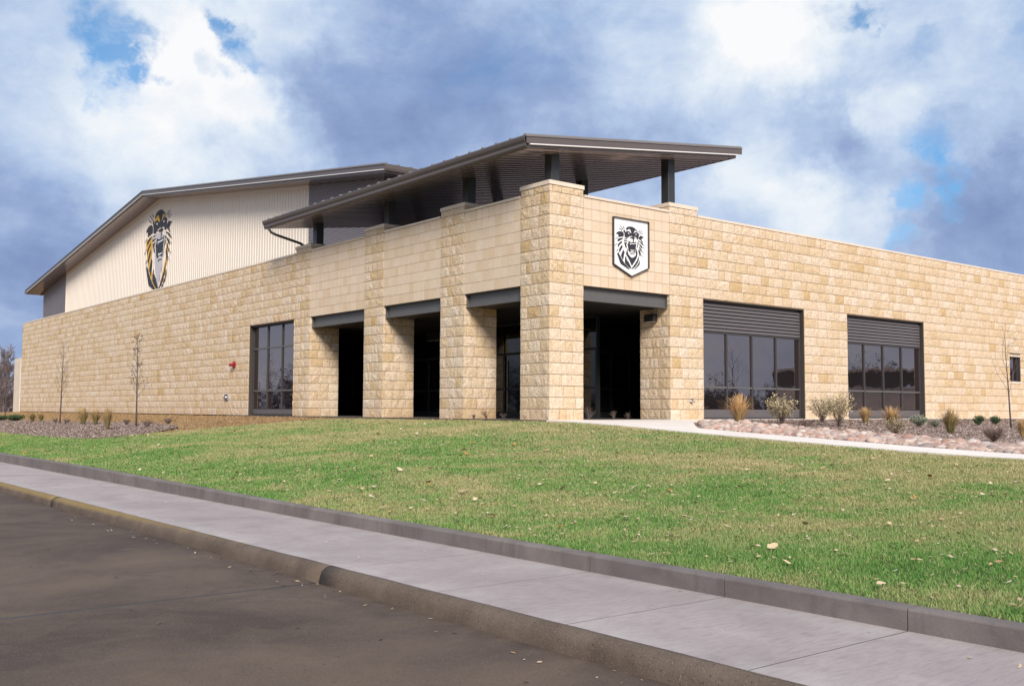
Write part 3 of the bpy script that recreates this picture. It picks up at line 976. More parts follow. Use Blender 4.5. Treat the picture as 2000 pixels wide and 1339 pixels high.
# windows
def window(a, b, left, z0, z1, nv, rails, louver=None, spandrel=0.0, set_in=.17, name='window', label=None):
    """a..b along the wall; rails = heights of horizontal bars; louver = (z0,z1)"""
    fr = .06
    def bx(s, p0, p1, d0, d1, za, zb):
        if left: s.box(d0, d1, p0, p1, za, zb)
        else: s.box(p0, p1, d0, d1, za, zb)
    zt = louver[0] if louver else z1
    s = MB()
    bx(s, a, a + fr, set_in, set_in + .1, z0, z1)
    bx(s, b - fr, b, set_in, set_in + .1, z0, z1)
    bx(s, a + fr, b - fr, set_in, set_in + .1, z1 - fr, z1)
    bx(s, a + fr, b - fr, set_in, set_in + .1, z0, z0 + .05)
    # metal lining of the reveal
    bx(s, a - .001, a + .012, .03, set_in - .001, z0, z1)
    bx(s, b - .012, b + .001, .03, set_in - .001, z0, z1)
    bx(s, a + .013, b - .013, .03, set_in - .001, z1 - .012, z1 + .001)
    w = s.build(name, dark_metal, bld)
    if label: w['label'] = label
    inner = (b - a - 2 * fr)
    zb_ = z0 + .05
    if spandrel:
        q = MB()
        bx(q, a + fr + .002, b - fr - .002, set_in + .03, set_in + .06, zb_ + .001, z0 + spandrel)
        q.build('spandrel_panel', louver_m, w)
        zb_ = z0 + spandrel
    edges = [a + fr + inner * i / nv for i in range(nv + 1)]
    levels = [zb_] + list(rails) + [zt if louver else z1 - fr]
    for e in edges[1:-1]:
        q = MB()
        bx(q, e - .03, e + .03, set_in + .002, set_in + .09, zb_ + .001, levels[-1] - .001)
        q.build('mullion', dark_metal, w)
    for i in range(nv):
        p0, p1 = edges[i] + (.031 if i else .001), edges[i + 1] - (.031 if i < nv - 1 else .001)
        for z in rails:
            q = MB()
            bx(q, p0, p1, set_in + .004, set_in + .085, z - .03, z + .03)
            q.build('transom', steel_m, w)
        for la, lb in zip(levels[:-1], levels[1:]):
            q = MB()
            bx(q, p0 - .01, p1 + .01, set_in + .045, set_in + .057, la + .02, lb - .02)
            q.build('pane', glass_m, w)
    if louver:
        q = MB()
        bx(q, a + fr, b - fr, set_in, set_in + .1, louver[0] - .05, louver[0])
        q.build('louver_sill', dark_metal, w)
        q = MB()
        bx(q, a + fr + .001, b - fr - .001, set_in + .07, set_in + .09, louver[0] + .001, z1 - fr - .001)
        q.build('louver_back', black_m, w)
        n = 8
        h = (louver[1] - fr - louver[0]) / n
        for i in range(n):
            zz = louver[0] + i * h
            q = MB()
            prof = [(set_in - .03, zz + .012), (set_in - .03, zz + .03), (set_in - .015, zz + h - .02), (set_in + .06, zz + h + .008), (set_in + .06, zz + h - .004), (set_in - .005, zz + h - .03), (set_in - .018, zz + .012)]
            q.extrude(prof, 'y' if left else 'x', a + fr + .003, b - fr - .003)
            q.build('louver_slat', louver_m, w)
    return w
window(W1[0], W1[1], False, 0.01, 3.625, 4, [0.985], (2.69, 3.625), .30, label='wide louvre-topped window nearer the corner entrance')
window(W2[0], W2[1], False, 0.01, 3.625, 4, [0.985], (2.69, 3.625), .30, label='wide louvre-topped window further along the wall')
window(WL[0], WL[1], True, 0.02, 3.625, 3, [0.985, 2.69], None, .24, label='tall nine-pane window beside the entrance piers')
window(W3[0], W3[1], False, 1.545, 2.585, 1, [], None, 0.0, set_in=.12, label='small single-pane window')
MB().bbox(W3[0] - .06, W3[1] + .06, -.03, .16, 1.455, 1.54, .004).build('window_sill', coping_m, bld)
MB().bbox(W3[0] - .04, W3[1] + .04, -.014, .12, 2.592, 2.66, .004).build('window_head', coping_m, bld)

# dark glazed entrances inside the porch
def storefront(fixed, a, b, left, nv, door_at):
    def bx(s, p0, p1, d0, d1, za, zb):
        if left: s.box(fixed + d0, fixed + d1, p0, p1, za, zb)
        else: s.box(p0, p1, fixed + d0, fixed + d1, za, zb)
    s = MB()
    bx(s, a, a + .06, 0, .12, 0, 3.27)
    bx(s, b - .06, b, 0, .12, 0, 3.27)
    bx(s, a + .06, b - .06, 0, .12, 3.2, 3.27)
    bx(s, a + .06, b - .06, 0, .12, 2.18, 2.26)
    d = s.build('entrance_door', black_m, bld)
    w = (b - a - .12) / nv
    for i in range(nv):
        p0, p1 = a + .06 + w * i, a + .06 + w * (i + 1)
        q = MB()
        bx(q, p0, p0 + .05, .01, .11, .01, 2.18)
        bx(q, p1 - .05, p1, .01, .11, .01, 2.18)
        bx(q, p0 + .05, p1 - .05, .01, .11, .01, .2)
        bx(q, p0 + .05, p1 - .05, .01, .11, .95, 1.03)
        q.build('stile', black_m, d)
        for za, zb in ((.2, .95), (1.03, 2.18), (2.26, 3.2)):
            q = MB()
            bx(q, p0 + .04, p1 - .04, .05, .062, za, zb)
            q.build('pane', porch_glass, d)
        q = MB()
        hx = p1 - .1
        bx(q, hx - .012, hx + .012, -.05, -.03, .9, 2.0)
        bx(q, hx - .01, hx + .01, -.03, .01, .95, .98)
        bx(q, hx - .01, hx + .01, -.03, .01, 1.9, 1.93)
        q.build('handle', handle_m, d)
    return d
storefront(4.4, 4.75, 11.9, False, 8, 0)
storefront(4.62, 3.05, 20.9, True, 15, 0)

LION = {
 'head': [[(2842,5402),(2869,5432),(2915,5460),(2976,5473),(3053,5481),(3122,5475),(3184,5452),(3245,5415),(3307,5375),(3300,5363),(3245,5387),(3195,5401),(3179,5363),(3141,5306),(3148,5293),(3191,5326),(3237,5348),(3284,5342),(3315,5329),(3346,5315),(3381,5292),(3353,5255),(3341,5210),(3333,5159),(3291,5138),(3275,5153),(3283,5170),(3236,5168),(3271,5202),(3213,5207),(3206,5217),(3128,5197),(3059,5217),(3044,5232),(3021,5197),(2960,5212),(2963,5168),(2898,5175),(2921,5134),(2837,5155),(2784,5160),(2788,5226),(2777,5274),(2754,5304),(2728,5323),(2792,5366),(2800,5337),(2815,5306),(2842,5298),(2849,5326),(2945,5342),(2975,5332),(3033,5294),(3064,5303),(3006,5401),(2938,5413),(2922,5389),(2891,5369),(2857,5365)]],
 'nose': [[(2979,5173),(3059,5183),(3128,5195),(3225,5172),(3155,5140),(3151,5048),(3116,5045),(3117,5136),(3051,5148)]],
 'mouth': [[(2944,5067),(2982,5050),(3035,5033),(3120,5039),(3151,5046),(3189,5039),(3244,5072),(3247,4967),(3231,4933),(3223,4844),(3211,4820),(3213,4768),(3172,4756),(3134,4774),(3088,4786),(3034,4769),(2988,4748),(2950,4772),(2931,4814),(2924,4901),(2897,4953),(2936,5001)]],
 'chin': [[(3011,4722),(3095,4736),(3149,4730),(3192,4710),(3180,4698),(3134,4715),(3080,4715),(3038,4695),(3018,4698)]],
 'beard': [[(2889,4841),(2904,4810),(2896,4771),(2919,4724),(2923,4691),(2972,4647),(3018,4608),(3079,4589),(3141,4608),(3203,4648),(3242,4690),(3234,4744),(3242,4828),(3231,4854),(3258,4857),(3273,4820),(3300,4762),(3288,4683),(3272,4627),(3202,4521),(3125,4431),(3078,4366),(3055,4392),(2972,4526),(2896,4618),(2839,4678),(2866,4762)]],
 'mane': [[(2824,4619),(2854,4586),(2857,4521),(2895,4514),(2895,4464),(2930,4481),(2964,4427),(3009,4366),(3047,4298),(3016,4284),(2948,4311),(2857,4373),(2796,4428),(2796,4510),(2808,4587)],[(3346,4678),(3354,4590),(3334,4511),(3279,4434),(3201,4350),(3124,4294),(3070,4267),(3055,4282),(3101,4319),(3163,4391),(3225,4462),(3256,4509),(3283,4506),(3295,4568),(3319,4593)],[(2529,4710),(2556,4666),(2630,4570),(2713,4475),(2788,4400),(2894,4322),(2986,4254),(2963,4249),(2894,4273),(2773,4322),(2637,4375),(2600,4426),(2548,4540),(2492,4649)],[(3388,4561),(3392,4472),(3372,4415),(3279,4341),(3193,4272),(3166,4276),(3240,4343),(3310,4415),(3357,4480)],[(2733,4790),(2782,4727),(2751,4625),(2728,4509),(2713,4513),(2638,4609),(2676,4694)],[(2445,5215),(2483,5252),(2543,5286),(2618,5300),(2686,5302),(2731,5280),(2754,5233),(2735,5165),(2633,5151),(2535,5130),(2539,5209),(2505,5211)],[(2519,5071),(2595,5101),(2723,5128),(2700,5091),(2625,5055),(2542,5014),(2504,4999)],[(2685,5034),(2681,4985),(2609,4939),(2556,4879),(2526,4832),(2515,4902),(2549,4949),(2617,5000)],[(2692,4926),(2703,4873),(2669,4814),(2624,4755),(2593,4693),(2560,4760),(2594,4823),(2639,4882)],[(2776,5121),(2868,5125),(2883,5105),(2776,5099)],[(2761,5062),(2898,5073),(2894,5054),(2761,5029)],[(2768,4999),(2890,5015),(2867,4983),(2836,4952),(2874,4890),(2851,4844),(2828,4858),(2791,4936)],[(3380,5231),(3431,5264),(3564,5234),(3470,5179),(3454,5155),(3524,5085),(3508,5072),(3423,5141),(3361,5156),(3353,5189)],[(3314,5113),(3353,5111),(3423,5091),(3516,5051),(3532,5036),(3508,5000),(3461,5034),(3391,5082),(3329,5092)],[(3298,5067),(3344,5049),(3352,5017),(3321,5008),(3302,5028)],[(3298,4995),(3329,4998),(3313,4941),(3281,4888),(3266,4898),(3290,4944)],[(3379,5025),(3422,5002),(3484,4964),(3500,4899),(3468,4907),(3422,4952),(3379,4987)],[(3379,4948),(3422,4902),(3468,4852),(3460,4784),(3437,4821),(3390,4877),(3371,4919)],[(3363,4873),(3390,4832),(3436,4737),(3412,4660),(3389,4677),(3358,4757),(3332,4820)]],
 'whisker': [[(2596,5461),(2619,5455),(2743,5371),(2728,5356)],[(2554,5388),(2569,5395),(2694,5344),(2675,5331)],[(2709,5460),(2732,5460),(2789,5401),(2770,5391)],[(2392,5063),(2512,5114),(2512,5100),(2445,5074)],[(2384,4872),(2493,4954),(2493,4938),(2421,4884)],[(2454,4702),(2518,4793),(2537,4784),(2481,4718)],[(3334,5358),(3417,5426),(3428,5422),(3354,5352)],[(3377,5330),(3487,5417),(3499,5413),(3393,5323)],[(3416,5304),(3534,5356),(3541,5348),(3432,5300)],[(3524,5035),(3594,4981),(3586,4978),(3516,5018)],[(3516,4950),(3586,4904),(3570,4900),(3519,4934)],[(3484,4841),(3554,4771),(3542,4764),(3487,4819)],[(3456,4739),(3510,4655),(3490,4659),(3459,4717)]],
 'white': [[(2910,5292),(2937,5295),(2979,5286),(2960,5267),(2937,5267),(2922,5276)],[(3206,5289),(3237,5287),(3276,5297),(3260,5273),(3237,5265),(3214,5273)],[(2985,5006),(3020,5007),(3051,5005),(3166,5014),(3205,5024),(3224,5020),(3216,4986),(3197,5006),(3174,4993),(3050,4985),(3024,4988),(3008,4953)],[(3023,4828),(3057,4817),(3150,4821),(3177,4821),(3169,4798),(3111,4801),(3050,4789),(3027,4798)]],
 'brow': [[(2808,5349),(2857,5362),(2891,5369),(2922,5389),(2938,5413),(3006,5401),(3067,5306),(3037,5295),(2975,5329),(2945,5342),(2849,5326),(2838,5297)],[(3195,5401),(3245,5387),(3303,5362),(3237,5348),(3191,5326),(3146,5294),(3141,5306),(3179,5363)]],
}
# ------------------------------------------------------------------ canopy over the corner
can = empty('entrance_canopy', (0, 0, 0), label='dark metal canopy roof raised on posts above the corner entrance', cat='canopy')
CX0, CX1, CY0, CY1 = -1.0, 7.73, -0.25, 15.35
SL = 0.127
def ctop(x): return 7.37 + SL * (x - CX0)
s = MB()
s.add([(CX0 - .02, CY0 - .02, ctop(CX0)), (CX1, CY0 - .02, ctop(CX1)), (CX1, CY1 + .02, ctop(CX1)), (CX0 - .02, CY1 + .02, ctop(CX0)),
       (CX0 - .02, CY0 - .02, ctop(CX0) - .03), (CX1, CY0 - .02, ctop(CX1) - .03), (CX1, CY1 + .02, ctop(CX1) - .03), (CX0 - .02, CY1 + .02, ctop(CX0) - .03)],
      [(0, 1, 2, 3), (7, 6, 5, 4), (0, 4, 5, 1), (1, 5, 6, 2), (2, 6, 7, 3), (3, 7, 4, 0)])
s.build('roof_sheet', roof_m, can)
ribp = [(-.06, 0), (-.03, .055), (.03, .055), (.06, 0)]
y = CY0 + .06
while y < CY1:
    q = MB()
    v = []
    for x in (CX0 - .03, CX1):
        for dy, dz in ribp:
            v.append((x, y + dy, ctop(x) + .002 + dz))
    q.add(v, [(0, 1, 5, 4), (1, 2, 6, 5), (2, 3, 7, 6), (0, 3, 2, 1), (4, 5, 6, 7), (0, 4, 7, 3)])
    q.build('roof_rib', roof_m, can)
    y += .61
# rake fascias: outer board, bright drip edge, set-back lower board
def rake(ya, yb, yin):
    q = MB()
    def plank(y0, y1, t0, t1, xa, xb):
        q.add([(xa, y0, ctop(xa) - t0), (xb, y0, ctop(xb) - t0), (xb, y0, ctop(xb) - t1), (xa, y0, ctop(xa) - t1),
               (xa, y1, ctop(xa) - t0), (xb, y1, ctop(xb) - t0), (xb, y1, ctop(xb) - t1), (xa, y1, ctop(xa) - t1)],
              [(0, 1, 2, 3), (7, 6, 5, 4), (0, 4, 5, 1), (1, 5, 6, 2), (2, 6, 7, 3), (3, 7, 4, 0)])
    plank(ya, yb, .032, .20, CX0, CX1)
    o = q.build('rake_fascia', fascia_m, can)
    q = MB()
    plank(ya + .004, yb + (yin - ya), .203, .230, CX0 + .12, CX1 - .2)
    q.build('drip_edge', drip_m, o)
    q = MB()
    plank(yin - .02, yin + .01, .232, .30, CX0 + .12, CX1 - .2)
    q.build('lower_fascia', fascia_m, o)
rake(CY0, CY0 + .03, CY0 + .10)
q = MB()
q.add([(CX0, CY1 - .03, ctop(CX0) - .033), (CX1, CY1 - .03, ctop(CX1) - .033), (CX1, CY1 - .03, ctop(CX1) - .30), (CX0, CY1 - .03, ctop(CX0) - .30),
       (CX0, CY1, ctop(CX0) - .033), (CX1, CY1, ctop(CX1) - .033), (CX1, CY1, ctop(CX1) - .30), (CX0, CY1, ctop(CX0) - .30)],
      [(0, 1, 2, 3), (7, 6, 5, 4), (0, 4, 5, 1), (1, 5, 6, 2), (2, 6, 7, 3), (3, 7, 4, 0)])
q.build('rake_fascia', fascia_m, can)
MB().box(CX1 - .2, CX1 - .17, CY0 + .11, CY1 - .03, ctop(CX1) - .33, ctop(CX1) - .05).build('high_fascia', fascia_m, can)
# soffit in three corrugated bays, ribs across the canopy
def soffit_bay(xa, xb):
    n = int(round((CY1 - CY0 - .16) / .0508))
    V, F = [], []
    for i in range(n + 1):
        y = CY0 + .11 + (CY1 - CY0 - .16) * i / n
        dz = (0.0, 0.0, 0.0, .034, .034, .034)[i % 6]
        for x in (xa, xb):
            V.append((x, y, ctop(x) - .30 + dz))
    for i in range(n):
        F.append((2 * i, 2 * i + 1, 2 * i + 3, 2 * i + 2))
    link('soffit_panel', mesh('soffit_panel', V, F, soffit_m), can)
for xa, xb in ((CX0 + .1, .60), (.615, 2.93), (2.945, 5.26), (5.275, CX1 - .2)):
    soffit_bay(xa, xb)
v = [(CX0 + .1, CY0 + .1), (CX1 - .2, CY0 + .1), (CX1 - .2, CY1 - .04), (CX0 + .1, CY1 - .04)]
link('soffit_backing', mesh('soffit_backing', [(x, y, ctop(x) - .255) for x, y in v], [(0, 3, 2, 1)], black_m), can)
# gutter along the low edge
gp = [(CX0 + .10, .315), (CX0 - .02, .315), (CX0 - .05, .27), (CX0 - .055, .20), (CX0 - .10, .13), (CX0 - .12, .06), (CX0 - .12, .02), (CX0 - .105, .02), (CX0 - .105, .055), (CX0 - .03, .26), (CX0 + .0, .295), (CX0 + .10, .295)]
gut = MB().extrude([(x, ctop(CX0) - dz) for x, dz in gp], 'y', CY0 - .02, CY1 + .02).build('gutter', fascia_m, can)
q = MB()
q.tube([(CX0 - .02, 14.95, 7.08), (CX0 - .02, 14.95, 6.98), (CX0 + .05, 14.93, 6.88), (CX0 + .22, 14.88, 6.80), (.05, 14.6, 6.54), (.14, 14.58, 6.50), (.24, 14.56, 6.43)], .05, 8)
q.build('downspout', post_m, can, smooth=True)
# posts on the piers and in the row behind
for (px, py, zb) in ((.61, .61, ZC), (.61, 4.47, ZC), (.61, 9.0, ZC), (.61, 14.15, ZC), (5.27, .61, ZC), (5.27, 4.47, 5.75), (5.27, 9.0, 5.75), (5.27, 14.15, 5.75)):
    h = .148
    zt = ctop(px) - .28
    o = MB().bbox(px - h, px + h, py - h, py + h, zb, zt, .008).build('post', post_m, can)
    MB().box(px - h - .05, px + h + .05, py - h - .05, py + h + .05, zb + .001, zb + .02).build('base_plate', post_m, o)

# ------------------------------------------------------------------ gymnasium behind
gym = empty('gymnasium', (4.5, 42.6, 0), label='tall cream metal gymnasium with low gable roof behind the stone wall', cat='building')
GX, GXF = 4.5, 3.35
GR = 42.6
GY0, GY1 = 15.9, 69.6
EY0, EY1 = 13.9, 71.0
SG = .128
def gtop(y): return 13.66 - SG * abs(y - GR)
def rib_wall(y0, y1, zb, step, vertical=True):
    pass
# cream cladding with vertical ribs
prof = []
y = 22.6
V, F = [], []
pts = []
while y < 63.05:
    pts += [(y, 0.0), (y + .25, 0.0), (y + .262, -.026), (y + .293, -.026)]
    y += .305
pts = [p for p in pts if p[0] <= 63.05] + [(63.05, 0)]
for (yy, dx) in pts:
    V.append((GX + dx, yy, 4.5))
    V.append((GX + dx, yy, gtop(yy) - .34))
for i in range(len(pts) - 1):
    F.append((2 * i, 2 * i + 1, 2 * i + 3, 2 * i + 2))
link('cream_cladding', mesh('cream_cladding', V, F, cream_m), gym)
# grey cladding with horizontal ribs at both ends
def grey(y0, y1):
    V, F = [], []
    z = 5.0
    rows = []
    while z < 11.6:
        rows += [(z, -.02), (z + .064, -.02), (z + .07, .03), (z + .094, .03)]
        z += .1
    def clip(yy):
        return gtop(yy) - .345
    n = 0
    for (zz, dx) in rows:
        V.append((GX + dx, y0, min(zz, clip(y0))))
        V.append((GX + dx, y1, min(zz, clip(y1))))
    # clip each strip against the roof slope
    m = MB()
    for (za, xa), (zb, xb) in zip(rows[:-1], rows[1:]):
        ta, tb = clip(y0), clip(y1)
        lo, hi = (y0, y1)
        # boundary where clip(y) == z
        def ycut(z):
            if ta > tb:
                return y1 if z < tb else (y0 + (ta - z) / (ta - tb) * (y1 - y0) if z < ta else None)
            return y0 if z < ta else (y1 - (tb - z) / (tb - ta) * (y1 - y0) if z < tb else None)
        ca, cb = ycut(za), ycut(zb)
        if ca is None: break
        if cb is None: cb = y0 if ta > tb else y1
        if ta > tb:
            m.add([(GX + xa, y0, za), (GX + xa, ca, za), (GX + xb, cb, zb), (GX + xb, y0, zb)], [(0, 3, 2, 1)])
        else:
            m.add([(GX + xa, y1, za), (GX + xa, ca, za), (GX + xb, cb, zb), (GX + xb, y1, zb)], [(0, 1, 2, 3)])
    me = mesh('grey_cladding', m.v, m.f, grey_clad_m)
    link('grey_cladding', me, gym)
grey(GY0, 22.57)
grey(63.08, GY1)
# corner trims and the pale rake trim under the soffit
for yy in (22.585, 63.065):
    MB().box(GX - .03, GX + .03, yy - .05, yy + .05, 4.5, gtop(yy) - .34).build('corner_trim', cream_m, gym)
MB().box(GX - .035, GX + .03, GY0 - .06, GY0 + .04, 4.5, gtop(GY0) - .34).build('corner_trim', grey_clad_m, gym)
MB().box(GX - .035, GX + .03, GY1 - .04, GY1 + .06, 4.5, gtop(GY1) - .34).build('corner_trim', grey_clad_m, gym)
def slope_plank(x0, x1, ya, yb, t0, t1, name, m, parent):
    MB().add([(x0, ya, gtop(ya) - t0), (x1, ya, gtop(ya) - t0), (x1, yb, gtop(yb) - t0), (x0, yb, gtop(yb) - t0),
              (x0, ya, gtop(ya) - t1), (x1, ya, gtop(ya) - t1), (x1, yb, gtop(yb) - t1), (x0, yb, gtop(yb) - t1)],
             [(0, 1, 2, 3), (7, 6, 5, 4), (0, 4, 5, 1), (1, 5, 6, 2), (2, 6, 7, 3), (3, 7, 4, 0)]).build(name, m, parent)
for ya, yb in ((EY0, GR), (GR, EY1)):
    a, b = (max(ya, GY0), yb) if yb == GR else (ya, min(yb, GY1))
    slope_plank(GX - .05, GX - .03, max(a, 22.6) if yb == GR else a, b if yb == GR else min(b, 63.05), .335, .52, 'rake_trim', cream_m, gym)
    rf = MB()
    slope_plank(GXF - .03, 46.0, ya, yb, .0, .03, 'roof_slope', roof_m, gym)
    slope_plank(GXF, GXF + .03, ya, yb, .033, .21, 'rake_fascia', fascia_m, gym)
    slope_plank(GXF + .004, GXF + .10, ya + .1, yb if yb == GR else yb - .1, .213, .245, 'drip_edge', drip_m, gym)
    slope_plank(GXF + .09, GXF + .11, ya + .1, yb if yb == GR else yb - .1, .247, .315, 'lower_fascia', fascia_m, gym)
    slope_plank(GXF + .112, GX + .2, ya + .02, yb if yb == GR else yb - .02, .318, .332, 'soffit', soffit_m, gym)
    # standing ribs showing along the eave
    for k in range(60):
        x = GXF + .05 + k * .61
        if yb != GR and k > 3: break
        q = MB()
        e0, e1 = ya, yb
        q.add([(x - .05, e0, gtop(e0) + .002), (x - .03, e0, gtop(e0) + .05), (x + .03, e0, gtop(e0) + .05), (x + .05, e0, gtop(e0) + .002),
               (x - .05, e1, gtop(e1) + .002), (x - .03, e1, gtop(e1) + .05), (x + .03, e1, gtop(e1) + .05), (x + .05, e1, gtop(e1) + .002)],
              [(0, 1, 5, 4), (1, 2, 6, 5), (2, 3, 7, 6), (3, 2, 1, 0), (4, 5, 6, 7), (0, 4, 7, 3)])
        q.build('roof_rib', roof_m, gym)
for yy, sgn in ((EY0, -1), (EY1, 1)):
    gp = [(yy, .29), (yy + sgn * .08, .29), (yy + sgn * .12, .20), (yy + sgn * .14, .04), (yy + sgn * .125, .04), (yy, .26)]
    MB().extrude([(p, gtop(yy) - dz) for p, dz in gp], 'x', GXF - .02, 46.0).build('gutter', fascia_m, gym)
    MB().box(GX, 46, min(yy - sgn * .02, yy - sgn * 2.0), max(yy - sgn * .02, yy - sgn * 2.0), gtop(yy) - .36, gtop(yy) - .34).build('eave_soffit', soffit_m, gym)
MB().box(GX + .001, 46, GY0, GY0 + .1, 4.5, 9.9).build('side_wall', grey_clad_m, gym)
MB().box(GX + .05, 46, GY1 - .1, GY1, 4.5, 9.9).build('side_wall', grey_clad_m, gym)

# ------------------------------------------------------------------ the two lion emblems
def poly_obj(name, polys, fn, m, parent):
    s = MB()
    for P in polys:
        s.add([fn(x, z) for x, z in P], [tuple(range(len(P)))])
    me = mesh(name, s.v, s.f, m)
    return link(name, me, parent)
DARK_KEYS = ('head', 'nose', 'mouth', 'chin', 'beard', 'mane', 'whisker')
sign = empty('shield_sign', (3.02, 0, 4.06), label='white shield sign with a black roaring lion head above the entrance', cat='sign')
XA, XB, ZTP, ZLO, ZPT = 2.315, 3.735, 5.69, 4.34, 4.05
sh = [(XA, ZTP), (XA, ZLO), ((XA + XB) / 2, ZPT), (XB, ZLO), (XB, ZTP)]
cx, cz = (XA + XB) / 2, 4.95
def inset(P, d):
    return [(x + (d if x < cx - .1 else -d if x > cx + .1 else 0), z + (-d if z > 5.5 else d * 1.1)) for x, z in P]
ins = inset(sh, .014)
s = MB()
n = 5
y0, y1 = -.075, .012
v = [(x, y0, z) for x, z in sh] + [(x, y0, z) for x, z in ins] + [(x, y1, z) for x, z in ins] + [(x, y1, z) for x, z in sh]
f = []
for i in range(n):
    j = (i + 1) % n
    f += [(i, j, n + j, n + i), (n + i, n + j, 2 * n + j, 2 * n + i), (2 * n + i, 2 * n + j, 3 * n + j, 3 * n + i), (3 * n + i, 3 * n + j, j, i)]
s.add(v, f)
s.build('frame', dark_metal, sign)
pn = MB()
pn.add([(x, -.012, z) for x, z in ins] + [(x, .004, z) for x, z in ins], [tuple(range(5)), tuple(range(9, 4, -1))] + [(i, (i + 1) % 5, 5 + (i + 1) % 5, 5 + i) for i in range(5)])
pn.build('white_panel', emblem_white, sign)
fn = lambda x, z: (x / 1000.0, -.016, z / 1000.0)
def fatten(P, d):
    n = len(P)
    A = sum(P[i][0] * P[(i + 1) % n][1] - P[(i + 1) % n][0] * P[i][1] for i in range(n))
    sg = 1 if A > 0 else -1
    out_ = []
    for i in range(n):
        a, b, c = Vector(P[i - 1]), Vector(P[i]), Vector(P[(i + 1) % n])
        e1, e2 = (b - a).normalized(), (c - b).normalized()
        nn = Vector((e1.y, -e1.x)) + Vector((e2.y, -e2.x))
        nn = nn.normalized() if nn.length > .2 else Vector((0, 0))
        out_.append(tuple(b + nn * sg * d))
    return out_
em = poly_obj('lion_head', [fatten(P, 5) for k in DARK_KEYS for P in LION[k]], fn, emblem_dark, sign)
for nm, P in zip(('eye', 'eye', 'upper_teeth', 'lower_teeth'), LION['white']):
    poly_obj(nm, [P], lambda x, z: (x / 1000.0, -.019, z / 1000.0), emblem_white, sign)

mural = empty('lion_mural', (4.4, 42.7, 7.5), label='tall charcoal and gold roaring lion head painted on the cream gable', cat='mural')
k_ = 4.95 / 1.21
def gfn(off):
    return lambda x, z: (GX - .03 - off, 45.2 - (x - 2384) / 1000.0 * k_, 7.50 + (z - 4249) / 1000.0 * k_ * 1.015)
def shape(lst):
    """emblem-plane points in millimetres from hand-set fractions"""
    return [(2384 + a * 1210, 4249 + b * 1232) for a, b in lst]
gold = [shape([(.06, .66), (.30, .70), (.30, .55), (.26, .40), (.30, .30), (.36, .20), (.44, .08), (.52, .0), (.56, .02), (.66, .16), (.74, .28), (.80, .40), (.78, .5), (.9, .62), (.86, .52), (.86, .40), (.80, .22), (.70, .1), (.54, -.01), (.44, .02), (.30, .16), (.18, .30), (.12, .45)])]
poly_obj('gold_mane', gold, gfn(.0), emblem_gold, mural)
pale = [shape([(.30, .70), (.36, .66), (.40, .55), (.40, .36), (.47, .18), (.53, .03), (.60, .16), (.68, .30), (.72, .5), (.74, .66), (.62, .72), (.44, .72)])]
poly_obj('pale_muzzle', pale, gfn(.004), emblem_grey, mural)
poly_obj('dark_strokes', [P for k in DARK_KEYS if k not in ('beard',) for P in LION[k]], gfn(.008), emblem_dark, mural)
for P in LION['brow']:
    poly_obj('gold_brow', [P], gfn(.012), emblem_gold, mural)
for nm, P in zip(('eye', 'eye', 'upper_teeth', 'lower_teeth'), LION['white']):
    poly_obj(nm, [P], gfn(.012), emblem_white, mural)

# ------------------------------------------------------------------ small fittings on the walls
wl = empty('wall_light', (XR0, .67, 3.0), label='black wall-mounted light on the pier beside the right-hand doorway', cat='wall light')
s = MB()
s.bbox(XR0 - .20, XR0 - .03, .46, .88, 2.90, 3.12, .02)
s.build('housing', black_m, wl)
MB().box(XR0 - .035, XR0 + .03, .52, .82, 2.94, 3.08).build('back_plate', black_m, wl)
MB().box(XR0 - .17, XR0 - .06, .50, .84, 2.893, 2.899).build('lens', emblem_pale, wl)
wl2 = empty('ceiling_box_light', (4.5, 11.9, 3.1), label='black box light high on the shaded porch wall', cat='wall light')
MB().bbox(4.34, 4.60, 11.5, 12.4, 2.9, 3.25, .02).build('housing', black_m, wl2)
MB().box(4.37, 4.57, 11.55, 12.35, 2.89, 2.899).build('lens', emblem_pale, wl2)

fdc = empty('fire_hose_connection', (0, 20.24, 2.1), label='red fire hose connection on the long stone wall', cat='hydrant inlet')
def disc(mb, c, axis, r, l, n=16, r2=None):
    c = Vector(c); a = Vector(axis).normalized()
    mb.tube([c, c + a * l], [r, r2 if r2 else r], n)
s = MB()
disc(s, (-.022, 20.2, 2.1), (-1, 0, 0), .15, .035)
s.build('wall_plate', red_m, fdc, smooth=False)
for dy, dz in ((.06, .05), (-.06, .05)):
    s = MB()
    disc(s, (-.05, 20.2 + dy, 2.1 + dz), (-1, dy * 3, -.45), .045, .14)
    disc(s, (-.17, 20.2 + dy + dy * .38, 2.1 + dz - .055), (-1, dy * 3, -.45), .06, .05)
    s.build('inlet', red_m, fdc)
hb = empty('hose_box', (0, 20.95, .75), label='chrome hose box low on the long stone wall', cat='hose box')
MB().bbox(-.06, .01, 20.78, 21.1, .62, .88, .012).build('door', chrome_m, hb)
s = MB(); disc(s, (-.06, 20.93, .75), (-1, 0, -.3), .035, .10, 10); s.build('spout', chrome_m, hb)
tp = empty('wall_tap', (5.53, 0, .55), label='small chrome tap on the pier beside the wide windows', cat='tap')
s = MB(); disc(s, (5.53, -.02, .55), (0, -1, 0), .06, .02, 12); disc(s, (5.53, -.04, .55), (0, -1, -.2), .025, .10, 8); s.build('spout', chrome_m, tp)
s = MB(); disc(s, (5.53, -.09, .56), (0, 0, 1), .012, .06, 6); disc(s, (5.53, -.09, .62), (0, 0, 1), .04, .012, 10); s.build('valve_wheel', chrome_m, tp)

